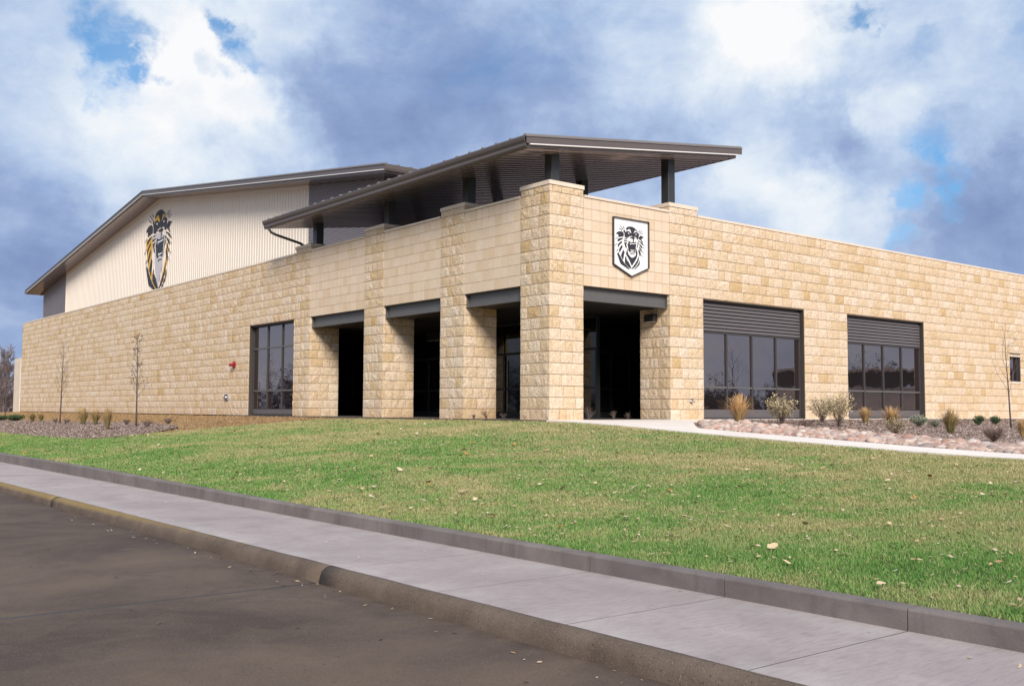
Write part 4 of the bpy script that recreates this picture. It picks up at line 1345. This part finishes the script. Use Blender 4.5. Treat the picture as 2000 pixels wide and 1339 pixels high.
# ------------------------------------------------------------------ turf blades (one uncountable mass)
rng = np.random.default_rng(3)
def in_view(x, y, margin=0.04):
    P = np.stack([x, y, land(x, y)], -1) - np.array(CP)
    z = P @ np.array(CF)
    u = (P @ np.array(CR)) / np.maximum(z, .1)
    v = (P @ np.array(CU)) / np.maximum(z, .1)
    return z, (z > 1) & (np.abs(u) < .505 + margin) & (np.abs(v) < .338 + margin * 2)
def blades(n_try, name):
    y = -21.0 + 66.0 * rng.random(n_try) ** 1.25
    x = rng.uniform(-11.0, -0.1, n_try)
    z, ok = in_view(x, y, .16)
    ok &= x < lawn_inner(y) + .02
    dens = np.clip((9.0 / np.maximum(z, 5.0)) ** 1.35, .06, 1.0)
    ok &= rng.random(n_try) < dens
    x, y, z = x[ok], y[ok], z[ok]
    n = len(x)
    far = np.clip(z / 10.0, .8, 3.2)
    h = rng.uniform(.016, .042, n) * np.clip(.85 + .12 * far, .9, 1.25)
    tuft = np.sin(x * 5.1 + 1.7 * np.sin(y * 3.3)) * np.sin(y * 4.7 + 1.3 * np.sin(x * 2.9))
    h *= 1.0 + .30 * tuft
    w = rng.uniform(.003, .006, n) * far
    a = rng.uniform(0, 2 * np.pi, n)
    lean = rng.uniform(.1, .95, n) * h
    la = rng.uniform(0, 2 * np.pi, n)
    base = np.stack([x, y, land(x, y) - .008], -1)
    side = np.stack([np.cos(a) * w, np.sin(a) * w, np.zeros(n)], -1)
    tip = base + np.stack([np.cos(la) * lean, np.sin(la) * lean, h], -1)
    V = np.empty((n, 3, 3))
    V[:, 0], V[:, 1], V[:, 2] = base - side, base + side, tip
    F = np.arange(n * 3).reshape(n, 3)
    link(name, tri_mesh(name, V.reshape(-1, 3), F, grass_m), label='patchy green and straw-coloured mown lawn turf', cat='grass', kind='stuff')
    return n
NG = blades(2900000, 'lawn_grass')
print('blades', NG)

# dry fringe of grass on the brown strip by the long wall
n = 26000
y = rng.uniform(11.2, 56, n); x = rng.uniform(-8, -.15, n)
ok = (x > np.array([left_hi(v) for v in y]) + .05) | ((y < 14) & (x > lawn_inner(y)))
ok &= (y < 41) | (x > -7)
x, y = x[ok], y[ok]; n = len(x)
base = np.stack([x, y, land(x, y) - .03], -1)
a = rng.uniform(0, 6.28, n); w = rng.uniform(.008, .02, n); h = rng.uniform(.03, .075, n)
V = np.empty((n, 3, 3)); sd_ = np.stack([np.cos(a) * w, np.sin(a) * w, 0 * a], -1)
V[:, 0], V[:, 1] = base - sd_, base + sd_
V[:, 2] = base + np.stack([rng.normal(0, .03, n), rng.normal(0, .03, n), h], -1)
dry_blade = mat('dry_blades', (0.37, 0.235, 0.11), .85, var=.35, var_scale=6.0)
link('dry_grass', tri_mesh('dry_grass', V.reshape(-1, 3), np.arange(n * 3).reshape(n, 3), dry_blade), label='short brown dry grass along the foot of the long wall', cat='grass', kind='stuff')

# mulch chips
def chips(name, xs, ys, m, label, smin=.012, smax=.04):
    n = len(xs)
    base = np.stack([xs, ys, land(xs, ys) + .02], -1)
    a = rng.uniform(0, 6.28, n); L = rng.uniform(smin, smax, n); W = L * rng.uniform(.2, .5, n)
    t1 = np.stack([np.cos(a) * L, np.sin(a) * L, rng.normal(0, .25, n) * L], -1)
    t2 = np.stack([-np.sin(a) * W, np.cos(a) * W, rng.normal(0, .3, n) * W], -1)
    V = np.empty((n, 4, 3))
    V[:, 0], V[:, 1], V[:, 2], V[:, 3] = base - t1 - t2, base + t1 - t2 * .6, base + t1 * .8 + t2, base - t1 * .9 + t2
    i = np.arange(n)[:, None] * 4
    F = np.concatenate([i + np.array([[0, 1, 2]]), i + np.array([[0, 2, 3]])])
    link(name, tri_mesh(name, V.reshape(-1, 3), F, m), label=label, cat='mulch', kind='stuff')
yy = rng.uniform(12, 41, 60000); lo = np.array([left_lo(v) for v in yy]); hi = np.array([left_hi(v) for v in yy])
chips('mulch_chips', lo + (hi - lo) * rng.random(len(yy)), yy, chip_m, 'grey-brown bark mulch round the young trees by the long wall')
yy = rng.uniform(-12.5, -.5, 60000); lo = np.array([right_lo(v) for v in yy])
xx = lo + rng.random(len(yy)) ** 1.3 * (24 - lo)
chips('mulch_chips', xx, yy, chip_m, 'reddish bark mulch in the bed below the wide windows')

# ------------------------------------------------------------------ river rocks along the pale path
rr = random.Random(77)
def rock_verts(seed):
    r_ = random.Random(seed)
    bm = bmesh.new()
    bmesh.ops.create_icosphere(bm, subdivisions=2, radius=1.0)
    ax = [Vector((r_.gauss(0, 1), r_.gauss(0, 1), r_.gauss(0, 1))).normalized() for _ in range(6)]
    amp = [r_.uniform(-.16, .10) for _ in ax]
    for v in bm.verts:
        d = v.co.normalized()
        k = 1.0
        for a_, m_ in zip(ax, amp):
            k += m_ * max(0, d.dot(a_)) ** 2
        v.co = d * k
    V = [tuple(v.co) for v in bm.verts]
    F = [tuple(v.index for v in f.verts) for f in bm.faces]
    bm.free()
    return V, F
def rock_low(seed):
    V, F = rock_verts(seed)
    return V, F
RV = [rock_verts(100 + i) for i in range(9)]
RM = [mesh('river_rock', v, f, rock_m, True) for v, f in RV]
cands = []
def rock_outer(y):
    return float(np.interp(y, [-14, -10.2, -8.5, -6.3, -4.4, -3.4, -2.6], [4.3, 4.3, 4.4, 4.7, 4.4, 4.6, 4.9]))
placed = []
tries = 0
while tries < 26000:
    tries += 1
    y = rr.uniform(-13.2, -2.2)
    xl = 1.50 if y < -3.9 else right_lo(y) + .25
    xh = rock_outer(y)
    if xh <= xl: continue
    x = xl + rr.random() ** 1.1 * (xh - xl)
    edge_t = (x - xl) / (xh - xl)
    if rr.random() < max(0, edge_t - .62) * 2.4: continue
    s_ = min(.17, max(.04, rr.lognormvariate(math.log(.068), .38)))
    if all((x - a) ** 2 + (y - b) ** 2 > ((s_ + c) * .70) ** 2 for a, b, c in placed[-900:]):
        placed.append((x, y, s_))
print('rocks', len(placed))
items = []
for (x, y, s_) in placed:
    z = float(land(x, y))
    a_ = view_area((x, y, z), s_, s_)
    items.append((a_, x, y, z, s_))
items.sort(key=lambda q: -q[0])
mass = MB()
for k, (a_, x, y, z, s_) in enumerate(items):
    vi = rr.randrange(len(RM))
    sc = (s_ * rr.uniform(.85, 1.25), s_ * rr.uniform(.75, 1.0), s_ * rr.uniform(.42, .75))
    rot = (rr.uniform(-.25, .25), rr.uniform(-.25, .25), rr.uniform(0, 6.28))
    if k < 300:
        o = link('river_rock', RM[vi])
        o.location = (x, y, z + sc[2] * .45)
        o.scale = sc
        o.rotation_euler = rot
        tag(o, 'rounded pink and buff river rock in the border along the pale path', 'rock', 'river rocks along the path')
    else:
        mt = Matrix.LocRotScale(Vector((x, y, z + sc[2] * .45)), Matrix.Rotation(rot[2], 3, 'Z').to_quaternion(), Vector(sc))
        mass.add([mt @ Vector(v) for v in RV[vi][0]], RV[vi][1])
if mass.v:
    link('river_rocks', mesh('river_rocks', mass.v, mass.f, rock_m, True), label='smaller river rocks filling the border along the pale path', cat='rocks', kind='stuff')

# ------------------------------------------------------------------ fallen leaves on the lawn
def leaf_mesh(seed, m):
    r_ = random.Random(seed)
    n = 7
    pts = []
    for i in range(n + 1):
        t_ = i / n
        w = math.sin(math.pi * min(1, t_ * 1.05)) ** .8 * .36 * (1 + .25 * r_.uniform(-1, 1))
        pts.append((t_ - .5, w))
    curl, cup = r_.uniform(.1, .5), r_.uniform(.2, .7)
    V = []
    for x, w in pts:
        z = curl * x * x + r_.uniform(-.02, .02)
        V += [(x, -w, z + cup * w), (x, 0, z), (x, w, z + cup * w * r_.uniform(.5, 1.2))]
    F = []
    for i in range(n):
        a_ = i * 3
        F += [(a_, a_ + 3, a_ + 4, a_ + 1), (a_ + 1, a_ + 4, a_ + 5, a_ + 2)]
    me = mesh('fallen_leaf', V, F, m, True)
    return me
LM = [leaf_mesh(i, leaf_m) for i in range(6)]
LO = [leaf_mesh(20 + i, leaf_o) for i in range(3)]
rl = random.Random(9)
spots = [(-9.03, -8.65, .15), (-7.91, -9.49, .14), (-8.04, -5.42, .15), (-4.5, -5.19, .17), (-9.34, -12.19, .12), (-9.86, -14.53, .13), (-10.21, -10.85, .11), (-8.68, -7.27, .13), (-10.66, -11.7, .13)]
k = 0
while len(spots) < 270:
    y = rl.uniform(-17.5, 12)
    x = rl.uniform(-10.9, -.6)
    if rl.random() > (.95 if y < -9 else .45): continue
    z, ok = in_view(np.array([x]), np.array([y]), 0.0)
    if not ok[0]: continue
    spots.append((x, y, rl.uniform(.04, .10) * (1.0 if y < -6 else 1.15)))
for i, (x, y, s_) in enumerate(spots):
    orange = rl.random() < .2
    o = link('fallen_leaf', (LO if orange else LM)[rl.randrange(3 if orange else 6)])
    o.location = (x, y, float(land(x, y)) + .035)
    o.scale = (s_, s_, s_)
    o.rotation_euler = (rl.uniform(-.5, .5), rl.uniform(-.5, .5), rl.uniform(0, 6.28))
    tag(o, 'curled orange leaf lying on the lawn' if orange else 'curled pale tan leaf lying on the lawn', 'leaf', 'orange leaves on the lawn' if orange else 'tan leaves on the lawn')
# crumbs of leaf on the turf, the pavement and the road
def scatter(name, n, x0, x1, y0, y1, zf, smin, smax, m, label):
    xs = rng.uniform(x0, x1, n); ys_ = rng.uniform(y0, y1, n)
    z, ok = in_view(xs, ys_)
    xs, ys_ = xs[ok], ys_[ok]
    n = len(xs)
    base = np.stack([xs, ys_, zf(xs, ys_)], -1)
    a = rng.uniform(0, 6.28, n); L = rng.uniform(smin, smax, n); W = L * rng.uniform(.25, .7, n)
    t1 = np.stack([np.cos(a) * L, np.sin(a) * L, rng.normal(0, .2, n) * L], -1)
    t2 = np.stack([-np.sin(a) * W, np.cos(a) * W, rng.normal(0, .2, n) * W], -1)
    V = np.empty((n, 4, 3))
    V[:, 0], V[:, 1], V[:, 2], V[:, 3] = base - t1, base - t2, base + t1, base + t2
    i = np.arange(n)[:, None] * 4
    F = np.concatenate([i + np.array([[0, 1, 2]]), i + np.array([[0, 2, 3]])])
    link(name, tri_mesh(name, V.reshape(-1, 3), F, m), label=label, cat='leaf litter', kind='stuff')
scatter('leaf_litter', 8000, -10.9, -.3, -18, 11, lambda x, y: land(x, y) + .03, .010, .034, leaf_m, 'small leaf scraps scattered over the lawn')
scatter('leaf_litter', 130, -12.65, -11.2, -18, 6, lambda x, y: 0 * x - 1.150, .006, .022, leaf_m, 'tiny leaf scraps on the pavement')
scatter('leaf_litter', 110, -16.5, -12.98, -18.5, -2, lambda x, y: 0 * x - 1.302, .008, .03, bark_m, 'dark leaf scraps on the road')
scatter('leaf_litter', 60, -13.25, -12.97, -16, -4, lambda x, y: 0 * x - 1.302, .008, .03, leaf_m, 'pale leaf scraps in the gutter of the road')

# ------------------------------------------------------------------ ornamental grasses, shrubs
def ground_obj(name, x, y, **kw):
    o = empty(name, (x, y, float(land(x, y))), **kw)
    return o
def child(name, me, parent):
    o = bpy.data.objects.new(name, me)
    col.objects.link(o)
    o.parent = parent
    return o
def plume_mesh(seed, H, W, n, m, droop=.5, plume=True):
    r_ = random.Random(seed)
    s = MB()
    for i in range(n):
        a_ = r_.uniform(0, 6.28)
        rad = abs(r_.gauss(0, .75))
        h = H * r_.uniform(.55, 1.05)
        out = W * .5 * min(1.3, rad) * r_.uniform(.6, 1.1)
        bx_, by_ = math.cos(a_) * W * .10 * r_.random(), math.sin(a_) * W * .10 * r_.random()
        wd = r_.uniform(.004, .009)
        px, py = -math.sin(a_), math.cos(a_)
        seg = []
        dr = droop * r_.uniform(.2, 1.2)
        for t_ in (0, .4, .75, 1.0):
            o_ = out * (t_ ** 1.6)
            z = h * (t_ - dr * .35 * max(0, t_ - .5) ** 2 * 4 * (rad * .9))
            w = wd * (1 - t_ * .6) * (1.6 if (plume and t_ == .75) else 1)
            cx_, cy_ = bx_ + math.cos(a_) * o_, by_ + math.sin(a_) * o_
            seg.append(((cx_ - px * w, cy_ - py * w, z), (cx_ + px * w, cy_ + py * w, z)))
        v = [p for q in seg for p in q]
        s.add(v, [(0, 1, 3, 2), (2, 3, 5, 4), (4, 5, 7, 6)])
    return mesh('blades', s.v, s.f, m)
def shrub_mesh(seed, H, W, stems, leaves, ls, leafm, woody=twig_m, spread=1.0):
    r_ = random.Random(seed)
    st = MB()
    lf = MB()
    for i in range(stems):
        a_ = r_.uniform(0, 6.28)
        out = W * .5 * math.sqrt(r_.random()) * spread
        h = H * r_.uniform(.6, 1.0) * (1 - .25 * (out / (W * .5)) ** 2)
        pts = []
        for t_ in (0, .35, .7, 1.0):
            pts.append((math.cos(a_) * out * t_ ** 1.2 + r_.gauss(0, .012), math.sin(a_) * out * t_ ** 1.2 + r_.gauss(0, .012), h * t_))
        st.tube(pts, [.006, .005, .0035, .002], 3, False)
        for k in range(3):
            t_ = r_.uniform(.4, .9)
            p = Vector(pts[1]).lerp(Vector(pts[3]), t_)
            e = p + Vector((r_.gauss(0, .08), r_.gauss(0, .08), r_.uniform(.03, .14))) * (H / .7)
            st.tube([p, e], [.003, .0015], 3, False)
        for k in range(leaves):
            t_ = r_.uniform(.25, 1.05) ** .7
            i0 = min(2, int(t_ * 3))
            p = Vector(pts[i0]).lerp(Vector(pts[i0 + 1]), min(1, t_ * 3 - i0))
            p = p + Vector((r_.gauss(0, .045), r_.gauss(0, .045), r_.gauss(0, .035))) * (H / .7)
            d = Vector((r_.gauss(0, 1), r_.gauss(0, 1), r_.gauss(.5, .8))).normalized()
            sd_ = d.cross(Vector((r_.gauss(0, 1), r_.gauss(0, 1), r_.gauss(0, 1)))).normalized()
            L = ls * r_.uniform(.6, 1.4)
            lf.add([p, p + d * L * .5 + sd_ * L * .28, p + d * L, p + d * L * .5 - sd_ * L * .28], [(0, 1, 2, 3)])
    return mesh('stems', st.v, st.f, woody), (mesh('leaves', lf.v, lf.f, leafm) if leaves else None)

def tuft(x, y, H, W, m, seed, label, n=200, droop=.5, group=None):
    o = ground_obj('ornamental_grass', x, y, label=label, cat='grass clump', group=group)
    child('blades', plume_mesh(seed, H, W, n, m, droop), o)
    return o
def shrub(x, y, H, W, m, seed, label, stems=30, leaves=14, ls=.035, woody=twig_m, name='shrub', group=None, spread=1.0):
    o = ground_obj(name, x, y, label=label, cat='shrub', group=group)
    a_, b_ = shrub_mesh(seed, H, W, stems, leaves, ls, m, woody, spread)
    child('stems', a_, o)
    if b_: child('leaves', b_, o)
    return o
GB = 'plants in the rock-edged bed'
tuft(4.64, -2.52, .84, .95, tan_grass, 1, 'large golden tan grass clump in front of the wide window nearer the entrance', 420, .9, GB)
shrub(6.34, -2.65, .88, .95, pale_leaf, 2, 'tall shrub with pale seed heads in front of the wide window nearer the entrance', 46, 26, .05, group=GB)
shrub(4.7, -4.6, .30, .50, red_twig, 3, 'low dark twiggy shrub among the rocks before the pier between the windows', 40, 8, .03, group=GB)
shrub(8.7, -2.36, .85, 1.1, pale_leaf, 4, 'loose straw-coloured shrub just right of the wide window nearer the entrance', 48, 20, .055, group=GB)
shrub(7.11, -3.97, 1.1, .95, pale_leaf, 5, 'tallest loose arching shrub before the stone pier between the wide windows', 44, 20, .055, group=GB)
tuft(10.64, -2.56, .52, .75, tan_grass, 6, 'small tan grass clump at the left end of the farther wide window', 220, .9, GB)
tuft(10.58, -3.47, .60, .95, tan_grass, 7, 'rounded tan grass clump behind a pale shrub below the farther wide window', 300, 1.1, GB)
shrub(5.25, -6.77, .46, .52, pale_leaf, 8, 'pale flowering shrub at the rock edge below the farther wide window', 40, 16, .035, group=GB)
shrub(10.9, -4.17, .36, .55, sage_leaf, 9, 'grey-green sage shrub below the right end of the farther wide window', 40, 30, .04, group=GB)
shrub(11.05, -4.6, .24, .45, sage_leaf, 10, 'low flat grey-green shrub right of the sage shrub', 34, 26, .03, group=GB)
tuft(8.27, -6.55, .68, .75, olive_grass, 11, 'upright olive grass clump standing alone right of the wide windows', 300, .8, GB)
shrub(14.26, -4.29, .36, .34, green_leaf, 12, 'small dark green bush, the nearer to the windows of two near the right edge', 40, 40, .035, group=GB)
shrub(15.97, -3.98, .32, .32, green_leaf, 13, 'small dark green bush beside the bare young tree near the small window', 40, 40, .035, group=GB)
shrub(5.58, -9.01, .36, .56, red_twig, 14, 'red-brown twiggy bush at the rock edge near the right side', 90, 10, .022, group=GB)
tuft(8.78, -8.17, .48, .36, tan_grass, 15, 'tan grass clump cut by the right edge of the picture', 240, .7, GB)
GLP = 'plants in the mulch bed by the long wall'
for i, (x, y, H, W, lab) in enumerate(((-4.77, 33.04, .42, .36, 'olive grass tuft just right of the dark juniper by the long wall'), (-4.62, 32.02, .38, .22, 'thin olive grass tuft, second right of the dark juniper'),
                                      (-4.89, 24.15, .68, .44, 'leftmost of three plumed grass clumps between the young trees'), (-4.79, 22.79, .62, .38, 'middle of three plumed grass clumps between the young trees'), (-5.95, 17.44, .78, .34, 'rightmost and tallest of three plumed grass clumps between the young trees'))):
    tuft(x, y, H * 1.08, W * 1.6, olive_grass, 30 + i, lab, 240, .6, GLP)
for i, (x, y, H, W, lab) in enumerate(((-4.74, 29.04, .22, .26, 'tiny bare shrub left of the middle young tree'), (-4.9, 26.6, .26, .32, 'small bare shrub right of the middle young tree'), (-4.53, 19.77, .28, .36, 'small bare shrub left of the right-hand young tree by the long wall'),
                                      (-4.82, 16.6, .32, .46, 'bare spreading shrub right of the right-hand young tree by the long wall'), (-3.82, 17.27, .28, .38, 'last bare shrub at the right end of the mulch bed'))):
    shrub(x, y, H, W, red_twig, 40 + i, lab, 44, 3, .02, group=GLP)
shrub(-4.87, 36.0, .34, 1.0, green_leaf, 50, 'low spreading dark juniper by the foot of the leftmost young tree', 70, 40, .05, group=GLP)
shrub(-4.91, 38.9, .28, .7, green_leaf, 51, 'low dark juniper cut by the left edge of the picture', 60, 40, .05, group=GLP)
# dead weeds at the foot of the porch openings
for i, (x, y, H, lab) in enumerate(((.55, 3.45, .32, 'dead weed at the foot of the first pier left of the corner'), (.9, 3.1, .22, 'small dead weed just left of the corner pier'), (.2, 3.62, .16, 'lowest dead weed under the first pier left of the corner'), (1.75, .35, .40, 'dead weed right of the corner pier'), (3.1, .75, .28, 'dead weed in the middle of the right-hand doorway'), (3.7, .8, .24, 'dead weed at the right of the right-hand doorway'))):
    shrub(x, y, H, H * 1.1, red_twig, 60 + i, lab, 16, 4, .02, group='dead weeds at the porch', name='dead_weed')

# ------------------------------------------------------------------ trees
def tree_meshes(seed, H, spread, first, nbr, trunk_r, sub=3, tips=4, m_tr=None, m_br=None, lean=(0, 0), leaves=0, rmin=.003):
    r_ = random.Random(seed)
    tr, br, lf = MB(), MB(), MB()
    n = 9
    pts = []
    for i in range(n + 1):
        t_ = i / n
        pts.append(Vector((lean[0] * H * t_ + r_.gauss(0, .006) * H * .4 * t_, lean[1] * H * t_ + r_.gauss(0, .006) * H * .4 * t_, H * t_)))
    tr.tube(pts, [max(rmin, trunk_r * (1 - .9 * i / n)) for i in range(n + 1)], 7)
    def at(t_):
        i = min(n - 1, int(t_ * n))
        return pts[i].lerp(pts[i + 1], t_ * n - i)
    ends = []
    for k in range(nbr):
        t_ = first + (1 - first) * (k + r_.random()) / nbr * .95
        p = at(t_)
        a_ = k * 2.399 + r_.uniform(-.4, .4)
        L = spread * (1 - (t_ - first) / (1 - first) * .62) * r_.uniform(.6, 1.1)
        up = r_.uniform(.9, 1.7)
        d = Vector((math.cos(a_), math.sin(a_), up)).normalized()
        q = [p]
        for j in range(4):
            d = (d + Vector((r_.gauss(0, .10), r_.gauss(0, .10), .10))).normalized()
            q.append(q[-1] + d * L / 4)
        r0 = max(rmin, trunk_r * .34 * (1 - t_ * .55))
        br.tube(q, [r0, r0 * .8, r0 * .6, max(rmin * .7, r0 * .4), rmin * .6], 4, False)
        for s_ in range(sub):
            i0 = r_.randrange(1, 4)
            p2 = q[i0].lerp(q[i0 + 1], r_.random())
            d2 = (d + Vector((r_.gauss(0, .6), r_.gauss(0, .6), r_.gauss(.1, .35)))).normalized()
            L2 = L * r_.uniform(.25, .55)
            q2 = [p2, p2 + d2 * L2 * .5, p2 + (d2 + Vector((0, 0, .25))).normalized() * L2]
            br.tube(q2, [r0 * .45, r0 * .32, rmin * .5], 3, False)
            for u in range(tips):
                p3 = q2[0].lerp(q2[2], r_.uniform(.3, 1))
                d3 = (d2 + Vector((r_.gauss(0, .7), r_.gauss(0, .7), r_.gauss(.2, .4)))).normalized()
                e = p3 + d3 * L2 * r_.uniform(.25, .6)
                br.tube([p3, e], [rmin * .6, rmin * .35], 3, False)
                ends.append(e)
    for k in range(leaves):
        p = r_.choice(ends)
        d = Vector((r_.gauss(0, 1), r_.gauss(0, 1), r_.gauss(-.5, .6))).normalized()
        sd_ = d.cross(Vector((.3, .8, .1))).normalized()
        L = r_.uniform(.05, .09)
        lf.add([p, p + d * L * .5 + sd_ * L * .3, p + d * L, p + d * L * .5 - sd_ * L * .3], [(0, 1, 2, 3)])
    out_ = [mesh('trunk', tr.v, tr.f, m_tr or bark_m, True), mesh('crown', br.v, br.f, m_br or twig_m)]
    if leaves: out_.append(mesh('leaves', lf.v, lf.f, m_tr or bark_m))
    return out_
def tree(name, x, y, parts, label, group, z=None, rot=0.0, sc=1.0):
    o = empty(name, (x, y, float(land(x, y)) if z is None else z), label=label, cat='tree', group=group)
    o.rotation_euler = (0, 0, rot)
    o.scale = (sc, sc, sc)
    for nm, me in zip(('trunk', 'crown', 'leaves'), parts):
        child(nm, me, o)
    return o
GS = 'young trees by the building'
tree('young_tree', -4.68, 39.1, tree_meshes(1, 3.6, .55, .35, 15, .032, 3, 3, lean=(-.004, 0), rmin=.005), 'slender bare young tree at the left edge beyond the juniper', GS)
tree('young_tree', -4.84, 27.9, tree_meshes(2, 3.55, .85, .30, 22, .036, 4, 3, lean=(.02, .0), rmin=.004), 'bare young tree in the middle of the mulch bed', GS)
tree('young_tree', -4.69, 18.16, tree_meshes(3, 3.45, .75, .28, 22, .036, 4, 3, lean=(-.012, 0), leaves=60, m_br=bark_m, rmin=.004), 'young tree with a few dark leaves at the right of the mulch bed', GS)
tree('young_tree', 14.41, -5.23, tree_meshes(4, 3.0, 1.25, .33, 13, .030, 2, 2, lean=(-.03, .03), rmin=.003), 'bare vase-shaped young tree by the small window', GS)

def woods(name, pts, hmin, hmax, n, label, m=None):
    r_ = random.Random(len(pts) * 7)
    s = MB()
    for i in range(n):
        k = r_.random() * (len(pts) - 1)
        i0 = int(k)
        a_, b_ = Vector(pts[i0]), Vector(pts[i0 + 1])
        p = a_.lerp(b_, k - i0) + Vector((r_.gauss(0, 3), r_.gauss(0, 3)))
        h = r_.uniform(hmin, hmax) * (.75 + .35 * math.sin(k * 5.0))
        base = Vector((p.x, p.y, -1.4))
        s.tube([base, base + Vector((r_.gauss(0, .2), r_.gauss(0, .2), h * .55))], [.16, .08], 4, False)
        for j in range(14):
            q = base + Vector((0, 0, h * r_.uniform(.1, .5)))
            d = Vector((r_.gauss(0, .5), r_.gauss(0, .5), r_.uniform(.5, 1.2))).normalized() * h * r_.uniform(.2, .45)
            s.tube([q, q + d], [.12, .05], 3, False)
        for j in range(220):
            d = Vector((r_.gauss(0, 1), r_.gauss(0, 1), r_.gauss(0, 1))).normalized() * r_.random() ** .45
            q = base + Vector((d.x * h * .36, d.y * h * .36, h * (.52 + d.z * .46)))
            e = Vector((r_.gauss(0, .4), r_.gauss(0, .4), r_.uniform(.3, 1.0)))
            w = Vector((r_.gauss(0, .07), r_.gauss(0, .07), r_.gauss(0, .05)))
            s.add([q - w, q + w, q + e], [(0, 1, 2)])
    link(name, mesh(name, s.v, s.f, m or wood_dark), label=label, cat='woods', kind='stuff')
# winter thicket beyond the far end of the long wall
TH = tree_meshes(7, 7.0, 3.4, .06, 48, .16, 9, 9, thicket_m, thicket_m, rmin=.028)
TH2 = tree_meshes(8, 6.4, 3.2, .05, 48, .14, 9, 9, thicket_m, thicket_m, rmin=.028)
rt_ = random.Random(4)
spots_t = [(-1.5, 84, .95), (1.2, 90, 1.08), (3.8, 86, 1.0), (6.5, 92, 1.05), (2.4, 97, 1.2), (-3.6, 92, 1.05)]
woods('undergrowth', [(-16, 104), (-4, 102), (6, 103), (18, 106)], 4.0, 6.5, 60, 'dense winter undergrowth behind the thicket trees', thicket_m)
TL = ['bare thicket tree at the left edge behind the far end of the wall', 'second bare thicket tree from the left behind the wall end', 'bare thicket tree nearest the pale wing wall', 'bare thicket tree mostly hidden by the pale wing wall', 'tallest bare thicket tree behind the others at the far left', 'bare thicket tree just beyond the left edge']
for i, (x, y, sc) in enumerate(spots_t):
    tree('thicket_tree', x, y, TH if i % 2 else TH2, TL[i], 'bare thicket beyond the long wall', z=-1.3, rot=rt_.uniform(0, 6.28), sc=sc * .88)

# what the windows mirror: winter woods and a grandstand across the road, out of the picture
woods('distant_woods', [(60, -150), (100, -130), (140, -115), (175, -95)], 9.0, 14.5, 130, 'bare winter woods mirrored in the wide windows')
woods('distant_woods', [(-150, 20), (-120, 60), (-90, 95), (-60, 120), (-30, 128)], 9.0, 14.0, 150, 'bare winter woods mirrored in the tall window')
gs = empty('grandstand', (150, -62, -1.4), label='concrete grandstand across the field mirrored in the farther window', cat='grandstand')
gdir = Vector((-.62, -.78, 0)).normalized()
gperp = Vector((.78, -.62, 0)).normalized()
stand_m = mat('grandstand_concrete', (0.62, 0.54, 0.47), .9, var=.25, var_scale=.5)
stand_d = mat('grandstand_dark_band', (0.09, 0.08, 0.075), .9, var=.2, var_scale=.5)  # dark tone of the band along the top of the stand
def gbox(s, a0, a1, b0, b1, z0, z1):
    c0 = Vector((150, -62, 0))
    pts = [c0 + gdir * a + gperp * b for a, b in ((a0, b0), (a1, b0), (a1, b1), (a0, b1))]
    v = [(p.x, p.y, z0) for p in pts] + [(p.x, p.y, z1) for p in pts]
    s.add(v, [(0, 3, 2, 1), (4, 5, 6, 7), (0, 1, 5, 4), (1, 2, 6, 5), (2, 3, 7, 6), (3, 0, 4, 7)])
for i in range(9):
    s = MB(); gbox(s, -6 , 34, i * .8, i * .8 + 1.2, -1.4, -.6 + i * .62); s.build('tier', stand_m, gs)
s = MB(); gbox(s, -6, 34, 8.2, 9.0, 4.6, 7.2); s.build('back_wall', stand_d, gs)
s = MB(); gbox(s, -6, 34, 5.0, 9.5, 7.3, 7.7); s.build('press_box_roof', stand_m, gs)
